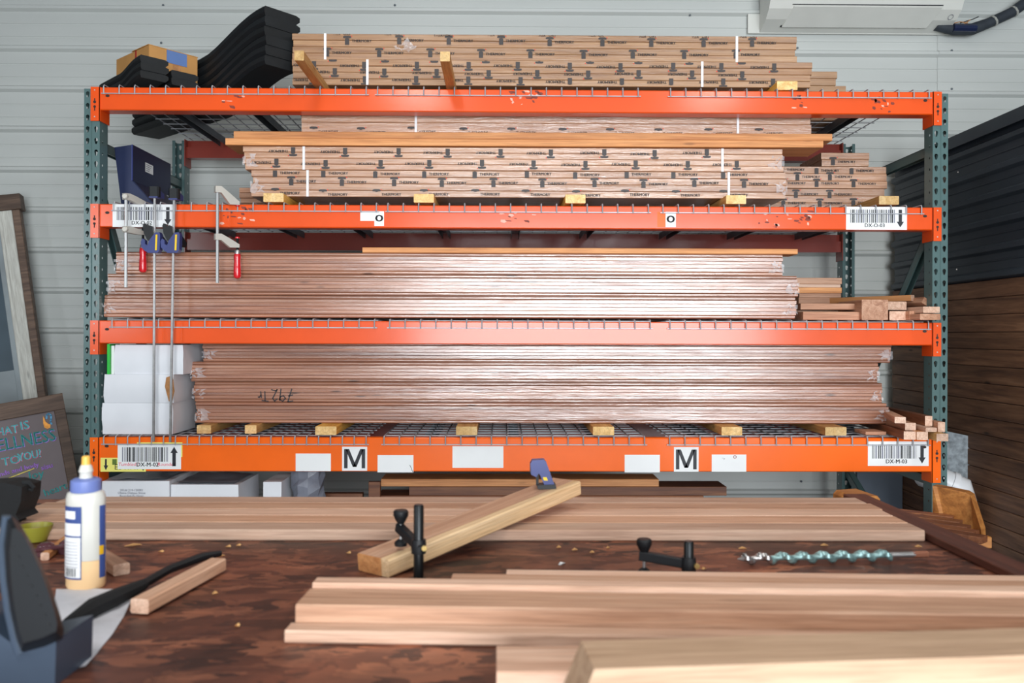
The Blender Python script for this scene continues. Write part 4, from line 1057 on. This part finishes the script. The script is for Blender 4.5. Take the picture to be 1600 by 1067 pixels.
b.poly(lambda a, q: (cx + a, cy + q, .001), fl_, 0)
b.ribbon(lambda a, q: (cx + a, cy + q, .0014), [(.0, .02), (.003, .038), (.014, .042), (.022, .031), (.018, .012), (.013, 0), (.017, -.012)], .008, 1); b.build('flame_drawing', [M['ch_orange'], M['ch_blue']], cb, local=True)

# ------------------------------------------------------------------ things behind the workbench on the right
tag(MB().box(X(1340, 1.10), XP - .005, 1.10, 1.125, 0, Zz(738, 1.1)).build('leaning_panel', M['greypanel']), 'slate grey panel standing behind the rack post, low down', 'panel')
gp = thing('speckled_board', (2.10, .45, .0), 'speckled grey board with pale edge standing outside the rack post', 'board')
Yg = .46
x0, x1 = 2.11, X(1508, Yg, 700)
b = MB(); b.add([(x0, Yg, .30), (x1, Yg - .03, .30), (x1, Yg - .03, Zz(679, Yg)), (x0, Yg, Zz(671, Yg))], [(0, 1, 2, 3)]); b.add([(x0, Yg + .018, .30), (x1, Yg - .012, .30), (x1, Yg - .012, Zz(679, Yg)), (x0, Yg + .018, Zz(671, Yg))], [(3, 2, 1, 0)]); b.build('face', M['greyfelt'], gp)
MB().box(x1, x1 + .009, Yg - .03, Yg - .012, .30, Zz(679.5, Yg)).build('pale_edge', M['duct'], gp)
MB().box(x0, x1, Yg - .02, Yg + .01, 0, .30).build('foot', M['greyfelt'], gp)
dv_ = thing('pvc_elbow', (2.08, .3, 0), 'white plastic pipe elbow rising beside the rack post', 'pipe')
Yd = .30; c = at(1478, 790, Yd); rad = .0
pts = []
xe, ze = X(1500, Yd), Zz(755, Yd)
xe = X(1502, Yd); zt_e = Zz(749, Yd)
pts = [(2.005, Yd + .12, zt_e), (2.015, Yd + .06, zt_e), (2.045, Yd + .0, zt_e - .008), (xe - .012, Yd - .02, zt_e - .035), (xe, Yd - .02, zt_e - .09), (xe, Yd - .02, .02)]
MB().tube(pts, .058, 16).build('pipe', M['duct'], dv_, True)
b = MB(); q0, q1 = Vector(pts[2]), Vector(pts[3]); d = (q1 - q0).normalized(); mid = (q0 + q1) / 2; b.tube([mid - d * .012, mid + d * .012], .0625, 16); b.build('collar', M['duct'], dv_, True)
# honey-coloured garden seat between workbench and rack
gs = thing('wooden_seat', (1.5, -.75, 0), 'honey-stained slatted wooden seat with angled end panel, behind the workbench', 'seat')
Ys = -.62
def pz(px, py, Y): q = at(px, py, Y); return q
A = [pz(1457, 759, Ys), pz(1464, 760, Ys), pz(1508, 769, Ys - .08), pz(1516, 774, Ys - .10), pz(1533, 828, Ys - .20), pz(1458, 812, Ys)]
b = MB(); th = Vector((.035, .035, 0)); n = len(A)
low = [Vector((A[-2].x + .03, A[-2].y, .05)), Vector((A[-1].x, A[-1].y, .05))]
poly = A[:5] + low + []
b.add([p for p in poly] + [p + th for p in poly], [tuple(range(len(poly)))[::-1], tuple(range(len(poly), 2 * len(poly)))] + [(i, (i + 1) % len(poly), len(poly) + (i + 1) % len(poly), len(poly) + i) for i in range(len(poly))]); b.build('end_panel', M['honey'], gs)
zs = .72
for k in range(5):
    p0 = on(1400 + 14 * k, 796 + 7 * k, zs); p1 = on(1490 + 12 * k, 806 + 8.0 * k, zs); d = p1 - p0
    b = MB(); b.cbox(0, d.length, -.026, .026, -.022, 0, .003); b.xf(frame(p0, d)); b.build('slat', M['brownwood'], gs)
p0, p1 = on(1500, 838, zs - .022), on(1542, 836, zs - .022)
MB().cbox(p0.x, p1.x, p0.y - .01, p0.y + .02, zs - .06, zs - .022, .003).build('apron', M['honey'], gs)
MB().cbox(p1.x - .05, p1.x - .01, p0.y - .01, p0.y + .03, 0, zs - .06, .003, axis='z').build('leg', M['honey'], gs)
MB().cbox(p0.x - .15, p0.x - .11, p0.y + .20, p0.y + .24, 0, zs - .022, .003, axis='z').build('leg', M['honey'], gs)
p0, p1 = at(1322, 770, -.95), at(1358, 776, -1.05)
ar = MB(); ar.cbox(0, .10, -.05, .05, -.03, .012, .012); ar.xf(frame((p0.x, p0.y, p0.z), (p1.x - p0.x + .02, p1.y - p0.y - .08, -.01))); 
ar.box(p0.x + .02, p0.x + .06, p0.y - .05, p0.y - .02, 0, p0.z - .028)
tag(ar.build('seat_arm', M['honey']), 'rounded honey-stained wooden armrest showing behind the workbench boards', 'armrest')

# ------------------------------------------------------------------ workbench
ZT = .91
xL, xR = -1.62, .948
yN, yFar = -2.95, -1.36
wb = thing('workbench', ((xL + xR) / 2, (yN + yFar) / 2, 0), 'workbench with dark stained chipboard top in front of the rack', 'workbench')
MB().box(xL, xR, yN, yFar, ZT - .04, ZT).build('top', M['bench'], wb)
bl = on(1452, 838, ZT)
MB().cbox(.884, .947, yN, yFar - .01, ZT + .0003, ZT + .0175, .002, axis='y').build('edge_batten', M['batten'], wb)
for (x, y) in ((xL + .1, yN + .1), (xR - .1, yN + .1), (xL + .1, yFar - .1), (xR - .1, yFar - .1)):
    MB().cbox(x - .045, x + .045, y - .045, y + .045, 0, ZT - .041, .004, axis='z').build('leg', M['batten'], wb)
MB().box(xL + .1, xR - .1, yFar - .12, yFar - .08, ZT - .14, ZT - .041).build('apron', M['batten'], wb)

def bench_board(label, pl, pr_, x_l, x_r, d0, d1, z0, z1, mat, rz, piv=None, name='cedar_board', group=None):
    """board lying on the bench: x from x_l to x_r, y from d0 to d1 (before turning by rz about piv)"""
    b = MB(); c = Vector(((x_l + x_r) / 2, (d0 + d1) / 2, z0)); b.cbox(-(x_r - x_l) / 2, (x_r - x_l) / 2, -(d1 - d0) / 2, (d1 - d0) / 2, 0, z1 - z0, .003)
    o = b.build(name, M[mat], local=True)
    Mt = Matrix.Translation(c)
    if rz: pv = Vector(piv); Mt = Matrix.Translation(pv) @ Matrix.Rotation(rz, 4, 'Z') @ Matrix.Translation(-pv) @ Mt
    place(o, Mt); return tag(o, label, 'board', group)
# five boards side by side at the far edge
tz = .0255
yn = on(1000, 846, ZT).y; yf_ = on(1000, 776.5, ZT + tz).y; wdt = (yf_ - yn) / 5
xr5 = on(1447, 829, ZT + tz).x
far_l = on(18, 800, ZT + tz).x
for k in range(5):
    bench_board('%s board from the back in the row of five along the rear of the workbench' % ORD[4 - k], 0, 0, far_l + random.uniform(-.05, .05), xr5 + random.uniform(-.004, .008) - .012 * (4 - k) * 0, yn + k * wdt + .0006, yn + (k + 1) * wdt - .0006, ZT + .0005, ZT + tz, 'cedar' if k % 2 else 'cedar2', -.006, (0, yn, 0), group='boards along the rear of the workbench')
# small pale board ends at the very back
# near row, turned a little towards the camera on the right
piv = on(459, 972, ZT); rzN = R(-2.6)
def dep(py, Z, px=600): return on(px, py, Z).y
y1a = dep(1006, ZT, 445); xe1 = on(445, 985, ZT + .0195).x
bench_board('thin square batten lying in front of the stepped board row on the workbench', 0, 0, xe1, .868, y1a, y1a + .037, ZT + .0005, ZT + .020, 'cedar2', rzN, (xe1, y1a, 0), group='front row of boards')
y2 = y1a + .0385; xe2 = on(459, 946, ZT + .046).x
bench_board('thick pinkish board behind the thin batten in the front row', 0, 0, xe2, .868, y2, y2 + .085, ZT + .0005, ZT + .046, 'cedar', rzN, (xe1, y1a, 0), group='front row of boards')
y3 = y2 + .0865; xe3 = on(484, 909, ZT + .054).x
bench_board('narrow board third from the front in the front row', 0, 0, xe3, .872, y3, y3 + .036, ZT + .0005, ZT + .054, 'cedar2', rzN, (xe1, y1a, 0), group='front row of boards')
y4 = y3 + .0375; xe4 = on(697, 905, ZT + .046).x
bench_board('board of the front row starting beside the diagonal timber', 0, 0, xe4, .862, y4, y4 + .058, ZT + .0005, ZT + .046, 'cedar', rzN, (xe1, y1a, 0), group='front row of boards')
y5 = y4 + .0595; xe5 = on(782, 897, ZT + .046).x
bench_board('rearmost and shortest board of the front row', 0, 0, xe5, .858, y5, y5 + .035, ZT + .0005, ZT + .044, 'cedar2', rzN, (xe1, y1a, 0), group='front row of boards')
# short timber end and the big planed beam nearest the camera
q0 = on(776, 1050, ZT + .046); q1 = on(776, 1008, ZT + .046)
b = MB(); b.cbox(0, .9, 0, q1.y - q0.y, 0, .0455, .003); o = b.build('short_timber', M['cedar2'], local=True); place(o, Matrix.Translation((q0.x, q0.y, ZT + .0005)) @ Matrix.Rotation(R(.5), 4, 'Z')); tag(o, 'short flat timber under the big pale beam at the near edge', 'timber')
zt2 = ZT + .047 + .058
pA, pB, pC, pD = on(906, 1000, zt2), on(923, 1044, zt2), on(1600, 1022, zt2), on(1600, 979, zt2)
dirb = (pC - pB).normalized(); perp = Vector((-dirb.y, dirb.x, 0)); wv = (pA - pB).dot(perp)
b = MB(); L = 1.15; hb = .057; wv = max(.06, wv)
sec0 = [(-.022, .004, 0.0), (-.022, wv - .004, 0.0), (0, wv, hb), (0, 0, hb)]
b.add([(-.020, 0, 0), (-.020, wv, 0), (.004, wv, hb), (.004, 0, hb), (L, 0, 0), (L, wv, 0), (L, wv, hb), (L, 0, hb)], [(0, 3, 2, 1), (4, 5, 6, 7), (0, 4, 7, 3), (1, 2, 6, 5), (3, 7, 6, 2), (0, 1, 5, 4)])
o = b.build('planed_beam', M['beamwood'], local=True); place(o, frame((pB.x, pB.y, ZT + .047), dirb)); tag(o, 'big pale planed beam with slanted end, nearest the camera', 'beam timber')

# diagonal timber on the bench
d0 = on(609, 904, ZT); z_f = ZT + .058
d1 = on(908, 774, z_f)
ax = (d1 - d0); Ld = ax.length
dg = thing('diagonal_timber', (0, 0, 0), 'short timber clamped diagonally across the workbench, orange end grain', 'timber')
Mdg = frame(d0 + Vector((0, 0, .001)), ax); place(dg, Mdg)
wd, hd_ = .086, .035
b = MB(); c = .003
b.prism([(0, c), (c, 0), (wd * .24, 0), (wd * .24, hd_), (c, hd_), (0, hd_ - c)], 'x', 0, Ld); b.build('sapwood_side', M['sapwood'], dg, local=True)
b = MB(); b.prism([(wd * .24, 0), (wd - c, 0), (wd, c), (wd, hd_ - c), (wd - c, hd_), (wd * .24, hd_)], 'x', 0, Ld, 0, 1); b.build('heartwood_side', [M['cedar'], M['fir']], dg, local=True)

def hold_down(label, px, py_top, py_base, arm, zpad, ytip_px, knob_h, base_z=ZT):
    """bench-dog clamp: post in a bench hole, side arm, screw with knob and pad"""
    p = on(px, py_base, base_z); zt_ = at(px, py_top, p.y).z
    root = thing('bench_clamp', (p.x, p.y, base_z), label, 'clamp', 'black bench-dog clamps')
    MB().lathe([(.0095, base_z), (.0095, zt_ - .003), (.0075, zt_)], 16, (p.x, p.y, 0)).build('post', M['blacksteel'], root, True)
    MB().lathe([(.014, base_z), (.014, base_z + .002)], 14, (p.x, p.y, 0)).build('hole_collar', M['black'], root)
    za, zc2 = arm; tip = Vector((p.x + ytip_px[0], p.y + ytip_px[1], zc2)); a0 = Vector((p.x, p.y, za))
    b = MB(); d = tip - a0; b.cbox(-.012, d.length + .008, -.008, .008, -.009, .009, .002); b.xf(frame(a0 + Vector((0, -.0, 0)), d)); b.build('arm', M['black'], root)
    MB().lathe([(.0135, za - .013), (.0145, za), (.0135, za + .013)], 14, (p.x, p.y, 0)).build('arm_collar', M['black'], root, True)
    MB().lathe([(.005, 0), (.005, .006)], 10).xf(Matrix.Translation((p.x + .012, p.y - .012, za)) @ Matrix.Rotation(R(90), 4, 'X') ).build('lock_screw', M['brass'], root)
    MB().tube([(tip.x, tip.y, zpad + .008), (tip.x, tip.y, zc2 + knob_h)], .0032, 8).build('screw', M['chrome'], root, True)
    MB().lathe([(.012, zpad), (.0128, zpad + .006), (.009, zpad + .010), (.005, zpad + .013)], 16, (tip.x, tip.y, 0)).build('pad', M['black'], root, True)
    kz = zc2 + knob_h
    MB().lathe([(.006, kz - .020), (.011, kz - .012), (.0125, kz - .008), (.0148, kz - .004), (.0148, kz + .004), (.012, kz + .007)], 12, (tip.x, tip.y, 0)).build('knob', M['black'], root, True)
zpad1 = ZT + .001 + .058 * (.13) + .035
hold_down('black bench clamp gripping the near end of the diagonal timber', 654, 788, 905, (ZT + .062, ZT + .082), zpad1 + .006, (-.040, .055), .030)
hold_down('black bench clamp standing empty beside the auger bit', 1076, 845, 906, (ZT + .030, ZT + .036), ZT + .001, (-.078, .035), .026)

# blue clamp jaw on the far end of the timber
jb = at(848, 766, d0.y + (d1.y - d0.y) * .86); jt = Mdg @ Vector((Ld * .86, wd * .5, hd_))
jw = thing('quick_clamp', (jt.x, jt.y, jt.z), 'navy quick clamp jaw gripping the far end of the diagonal timber', 'clamp')
J = lambda pts: [(jt.x + (a - 848) * .00157, jt.z + (766 - c) * .00157) for a, c in pts]
MB().prism(J([(825, 727), (828, 722), (846, 721), (850, 726), (861, 757), (863, 760), (847, 761), (840, 745), (838, 742), (834, 748), (826, 744)]), 'y', jt.y - .014, jt.y + .014).build('jaw', M['navy'], jw)
MB().prism(J([(836, 760), (864, 759), (865, 765), (862, 766), (838, 766), (836, 765)]), 'y', jt.y - .018, jt.y + .018).build('pad', M['black'], jw)
MB().prism(J([(834, 742), (838, 742), (838, 762), (834, 762)]), 'y', jt.y - .004, jt.y + .004).build('bar', M['blacksteel'], jw)
MB().prism(J([(824.6, 727), (827, 727), (827, 742), (824.6, 741)]), 'y', jt.y - .012, jt.y + .012).build('end_cap', M['black'], jw)
MB().prism(J([(844, 748), (850, 748), (852, 753), (846, 753)]), 'y', jt.y - .0148, jt.y - .0138).build('yellow_mark', M['yellow'], jw)

# auger bit
a0 = on(1152, 884, ZT) ; a1 = on(1449, 876, ZT); rA = .0125
ag = thing('auger_bit', (0, 0, 0), 'long twisted auger drill bit with worn teal paint on the workbench', 'drill bit')
dA = (a1 - a0); LA = dA.length; place(ag, frame((a0.x, a0.y, ZT + rA + .001), dA))
def helix(t0, t1, rad, pitch, seg=10, N=150):
    vs = []; fs = []
    for i in range(N + 1):
        x = t0 + (t1 - t0) * i / N; ph = 2 * math.pi * x / pitch
        for k in range(seg):
            an = 2 * math.pi * k / seg
            ca = math.cos(an - ph); r_ = rad * (.42 + .58 * max(0, ca) ** .7) if True else rad
            vs.append((x, r_ * math.cos(an), r_ * math.sin(an)))
    for i in range(N):
        for k in range(seg): fs.append((i * seg + k, i * seg + (k + 1) % seg, (i + 1) * seg + (k + 1) % seg, (i + 1) * seg + k))
    return vs, fs
nose = MB(); nose.add(*helix(.012, LA * .17, rA, .042, N=40)); nose.tube([(0, 0, 0), (.014, 0, 0)], [.0012, .006], 8); nose.build('nose', M['steel'], ag, True, local=True)
tw = MB(); tw.add(*helix(LA * .17, LA * .80, rA, .042)); tw.build('flute', M['teal'], ag, True, local=True)
MB().tube([(LA * .79, 0, 0), (LA * .93, 0, 0)], .0062, 10).build('shank', M['steel'], ag, True, local=True)
MB().tube([(LA * .92, 0, 0), (LA, 0, 0)], .0068, 6).build('hex_end', M['copper'], ag, local=True)

# ------------------------------------------------------------------ things at the left end of the bench
p = on(134, 917, ZT)
gb = thing('glue_bottle', (p.x, p.y, ZT), 'squeeze bottle of cream wood glue with periwinkle cap', 'bottle')
sx_, sy_ = 1.0, .72; rr = .0345
MB().lathe([(rr * .92, ZT), (rr, ZT + .006), (rr, ZT + .052)], 24, (p.x, p.y, 0), 0, sx_, sy_).build('glue_level', M['gluefill'], gb, True)
MB().lathe([(rr, ZT + .0525), (rr, ZT + .105), (rr * .965, ZT + .125), (rr, ZT + .15), (rr, ZT + .163), (rr * .93, ZT + .172), (rr * .72, ZT + .1765)], 24, (p.x, p.y, 0), 0, sx_, sy_).build('body', M['glue'], gb, True)
MB().lathe([(.0255, ZT + .174), (.0262, ZT + .176), (.0255, ZT + .194), (.019, ZT + .198)], 24, (p.x, p.y, 0)).build('cap', M['capblue'], gb, True)
MB().lathe([(.0115, ZT + .197), (.0105, ZT + .207), (.0125, ZT + .210), (.0105, ZT + .218), (.0085, ZT + .222)], 16, (p.x, p.y, 0)).build('nozzle', M['glue'], gb, True)
MB().lathe([(.0078, ZT + .221), (.0072, ZT + .236), (.005, ZT + .238)], 14, (p.x, p.y, 0)).build('tip', M['gluetip'], gb, True)
def wrapfn(off):
    def f(a, q):   # a: angle from the camera side (radians, + to the right), q: height
        an = -math.pi / 2 + a
        return (p.x + (rr + off) * math.cos(an) * sx_, p.y + (rr + off) * math.sin(an) * sy_, ZT + q)
    return f
def wraprect(b, a0, a1, q0, q1, off, m):
    n = 8
    for k in range(n): b.rect(wrapfn(off), a0 + (a1 - a0) * k / n, a0 + (a1 - a0) * (k + 1) / n, q0, q1, m)
b = MB(); 
wraprect(b, -1.35, .12, .020, .150, .0006, 0); wraprect(b, -1.30, .07, .023, .120, .0010, 1); wraprect(b, -1.0, -.2, .128, .142, .0010, 2)
wraprect(b, -1.30, .07, .095, .098, .0014, 0)
for k in range(9): wraprect(b, -1.15 + .0, -.05, .085 - .0055 * k, .0873 - .0055 * k, .0014, 4)
for k in range(8): wraprect(b, -.85 + k * .09, -.85 + k * .09 + (.05 if k % 2 else .035), .025, .040, .0014, 3)
b.build('label', [M['labelblue'], M['white'], M['white'], M['ink'], M['labelgrey']], gb)
b = MB(); wraprect(b, 1.05, 1.6, .02, .15, .0006, 0); wraprect(b, 1.02, 1.35, .062, .078, .0012, 1); b.build('side_label', [M['labelblue'], M['labelgold']], gb)

def stick_on(label, pA_, pB_, z0, w, h, mat, cat='wood offcut', name='wood_stick'):
    b = MB(); d = pB_ - pA_; b.cbox(0, d.length, -w / 2, w / 2, 0, h, .0025, 0, 'x', 1)
    o = b.build(name, [M[mat], M['cedar2']], local=True); place(o, frame((pA_.x, pA_.y, z0), (d.x, d.y, 0))); return tag(o, label, cat)
stick_on('square wooden stick lying on the paper beside the black brush', on(218, 962, ZT), on(341, 894, ZT), ZT + .0035, .032, .024, 'cedar', name='wood_stick')
stick_on('small wooden block lying behind the glue bottle', on(190, 899, ZT), on(140, 866, ZT), ZT + .0005, .030, .022, 'offcut', name='wood_block')
stick_on('thin wooden stick behind the glue bottle, beside the yellow bowl', on(70, 876, ZT), on(108, 846, ZT), ZT + .0005, .016, .016, 'fir')
pp_ = [on(88, 921, ZT), on(212, 922, ZT), on(198, 966, ZT), on(133, 1043, ZT), on(70, 1043, ZT)]
b = MB(); n = 5; rg = random.Random(3); NU, NV = 9, 9; g = []
for i in range(NU):
    for j in range(NV):
        u, v = i / (NU - 1), j / (NV - 1)
        t_ = pp_[0].lerp(pp_[1], u); bo_ = pp_[4].lerp(pp_[3], u); q = t_.lerp(bo_, v)
        if u > .8: q = q + (pp_[2] - pp_[1].lerp(pp_[3], .4)) * (math.sin(math.pi * v) * (u - .8) * 3)
        g.append((q.x, q.y, ZT + .0006 + .0022 * rg.random()))
b.add(g, [(i * NV + j, i * NV + j + 1, (i + 1) * NV + j + 1, (i + 1) * NV + j) for i in range(NU - 1) for j in range(NV - 1)])
b.add([Vector(q) - Vector((0, 0, .0005)) for q in g], [(i * NV + j, (i + 1) * NV + j, (i + 1) * NV + j + 1, i * NV + j + 1) for i in range(NU - 1) for j in range(NV - 1)])
tag(b.build('paper_sheet', M['paper'], smooth=True), 'creased sheet of paper lying under the stick and black brush', 'paper')
# black bench brush
b0, b1, b2, b3 = on(104, 985, ZT), on(178, 950, ZT), on(262, 908, ZT), on(343, 884, ZT)
br = thing('bench_brush', (b1.x, b1.y, ZT), 'long black bench brush lying from the paper towards the boards', 'brush')
MB().tube([b0 + Vector((0, .0, .010)), b0.lerp(b1, .5) + Vector((0, .004, .016)), b1 + Vector((0, .004, .016)), b1.lerp(b2, .5) + Vector((0, 0.006, .015))], [.009, .016, .015, .010], 8).build('bristle_head', M['cloth'], br, True)
MB().tube([b1.lerp(b2, .4) + Vector((0, .006, .015)), b2 + Vector((0, .008, .020)), b2.lerp(b3, .6) + Vector((0, .008, .026)), b3 + Vector((0, .004, .024))], [.0085, .008, .0085, .006], 8).build('handle', M['black'], br, True)

# black ribbed hood on a grey base, at the near corner
Yh = -2.62
def hp_(px, py, dy=0): q = at(px, py, Yh + dy); return q
hd2 = thing('sander_hood', tuple(hp_(40, 1060)), 'black ribbed hood on a slate grey base at the bench corner', 'power tool')
out = [(9, 808), (18, 806), (30, 816), (48, 846), (66, 884), (82, 924), (94, 960), (100, 984), (98, 998), (70, 1010), (32, 1020), (24, 1000), (14, 956), (7, 905), (4, 850)]
b = MB(); n = len(out)
ctr = hp_(52, 925, -.035)
f0 = [hp_(x, y, 0) for x, y in out]; f1 = [hp_(x + (52 - x) * .22, y + (925 - y) * .16, -.030) for x, y in out]; bk = [hp_(x - 1, y, .05) for x, y in out]
b.add(f0 + f1 + bk, [(i, (i + 1) % n, n + (i + 1) % n, n + i) for i in range(n)] + [tuple(range(n, 2 * n))[::-1]] + [(i, 2 * n + i, 2 * n + (i + 1) % n, (i + 1) % n) for i in range(n)] + [tuple(range(2 * n, 3 * n))]); b.build('hood', M['black'], hd2, True)
b = MB(); b.tube([hp_(x - 1, y, -.002) for x, y in [(12, 806), (5, 850), (8, 905), (15, 956), (25, 1000), (32, 1021)]], .006, 8); b.build('rim', M['greyplastic'], hd2, True)
for k in range(9):
    t = k / 8; x, y = 34 + 54 * t, 836 + 120 * t
    MB().tube([hp_(x - 12, y + 20, -.029), hp_(x + 2 - t * 2, y + 9, -.022)], [.003, .0035], 6).build('rib', M['black'], hd2, True)
q0, q1 = hp_(-40, 1062), hp_(92, 1062)
zb0 = ZT + .0005
b = MB(); b.prism([(hp_(-40, 0).x, zb0), (hp_(88, 0).x, zb0), (hp_(90, 0).x, hp_(90, 1000).z), (hp_(30, 0).x, hp_(30, 1012).z), (hp_(-40, 0).x, hp_(-40, 960).z)], 'y', Yh + .0, Yh + .10); b.build('base', M['greyplastic'], hd2)
# black pouch, yellow bowl, maroon glossy piece
p = on(8, 836, ZT)
po = thing('cloth_pouch', (p.x, p.y, ZT), 'black cloth pouch with hooked tab beside the chalkboard edge', 'pouch')
Yp = p.y
pl_ = [(-60, 838), (-60, 757), (-10, 752), (20, 751), (46, 757), (44, 780), (36, 800), (42, 808), (20, 812), (30, 838)]
b = MB(); b.prism([(at(x, y, Yp).x, max(at(x, y, Yp).z, ZT + .001)) for x, y in pl_], 'y', Yp - .03, Yp + .05); b.build('body', M['cloth'], po)
MB().tube([at(36, 754, Yp), at(46, 754, Yp), at(53, 762, Yp), at(51, 766, Yp), at(44, 764, Yp)], [.006, .006, .005, .004, .003], 8).build('hook_tab', M['cloth'], po, True)
p = on(56, 846, ZT)
tag(MB().lathe([(.017, 0), (.022, .002), (.034, .032), (.0345, .036), (.032, .036), (.021, .006)], 24, (p.x, p.y, ZT + .0005)).build('small_bowl', M['limebowl'], smooth=True), 'small olive-yellow plastic bowl behind the black hood', 'bowl')
p = on(82, 868, ZT); g2 = thing('safety_goggles', (p.x, p.y, ZT), 'glossy maroon clear-lensed goggles lying beside the yellow bowl', 'goggles')
for k, (dx, dy) in enumerate(((-.014, .0), (.020, .022))):
    MB().lathe([(.017, 0), (.019, .008), (.016, .022), (.008, .027)], 16, (p.x + dx, p.y + dy, ZT + .0005)).build('lens', M['maroon'], g2, True)
MB().tube([(p.x - .035, p.y - .01, ZT + .012), (p.x - .01, p.y - .02, ZT + .018), (p.x + .03, p.y + .0, ZT + .020), (p.x + .045, p.y + .03, ZT + .010)], .005, 8).build('bridge', M['maroon'], g2, True)
# wood chips on the bench
chips = [(208, 853, 14), (252, 863, 5), (344, 870, 8), (357, 855, 5), (373, 853, 4), (255, 897, 6), (336, 928, 4), (371, 979, 3), (878, 882, 8), (873, 856, 4), (898, 860, 5), (1160, 858, 7), (1288, 853, 7), (1435, 855, 6), (1245, 875, 4), (1100, 890, 4), (925, 864, 4), (950, 857, 3), (545, 865, 4)]
CH = ['longest pale wood shaving, lying between glue bottle and rear boards', 'small shaving beside the long one near the rear boards', 'wood shaving at the tip of the black brush', 'wood shaving at the rear boards, first of two behind the brush tip', 'wood shaving at the rear boards, second of two behind the brush tip',
      'wood shaving lying just behind the black brush handle', 'tiny shaving in front of the square stick end', 'tiny shaving nearest the camera on the bare bench', 'curled white scrap lying between the two bench clamps',
      'wood shaving against the rear boards above the white scrap', 'wood shaving in the group behind the white scrap, nearest the rear boards', 'wood shaving between empty clamp and auger tip, near the rear boards', 'wood shaving behind the middle of the auger bit', 'wood shaving behind the shank of the auger bit', 'small shaving touching the auger flutes', 'wood shaving just in front of the empty bench clamp', 'wood shaving behind the white scrap, towards the empty clamp', 'smallest shaving at the rear boards, beside the empty clamp', 'wood shaving beside the near end of the diagonal timber']
for k, (x, y, s_) in enumerate(chips):
    q = on(x, y, ZT); w_ = s_ * .0013; rg = random.Random(k); an = rg.uniform(-.6, .6); b = MB()
    b.add([(-w_, -.003, .001), (0, -.004, .004), (w_, -.002, .001), (w_ * .8, .003, .002), (0, .004, .0045), (-w_ * .9, .003, .001), (0, 0, 0)], [(0, 1, 4, 5), (1, 2, 3, 4), (0, 5, 4, 6), (6, 4, 3, 2)])
    o = b.build('wood_shaving', M['white'] if k == 8 else M['shav'], local=True); place(o, Matrix.Translation((q.x, q.y, ZT + .0005)) @ Matrix.Rotation(an + (1.2 if k == 8 else 0), 4, 'Z'))
    tag(o, CH[k], 'wood shaving', 'wood shavings on the workbench')
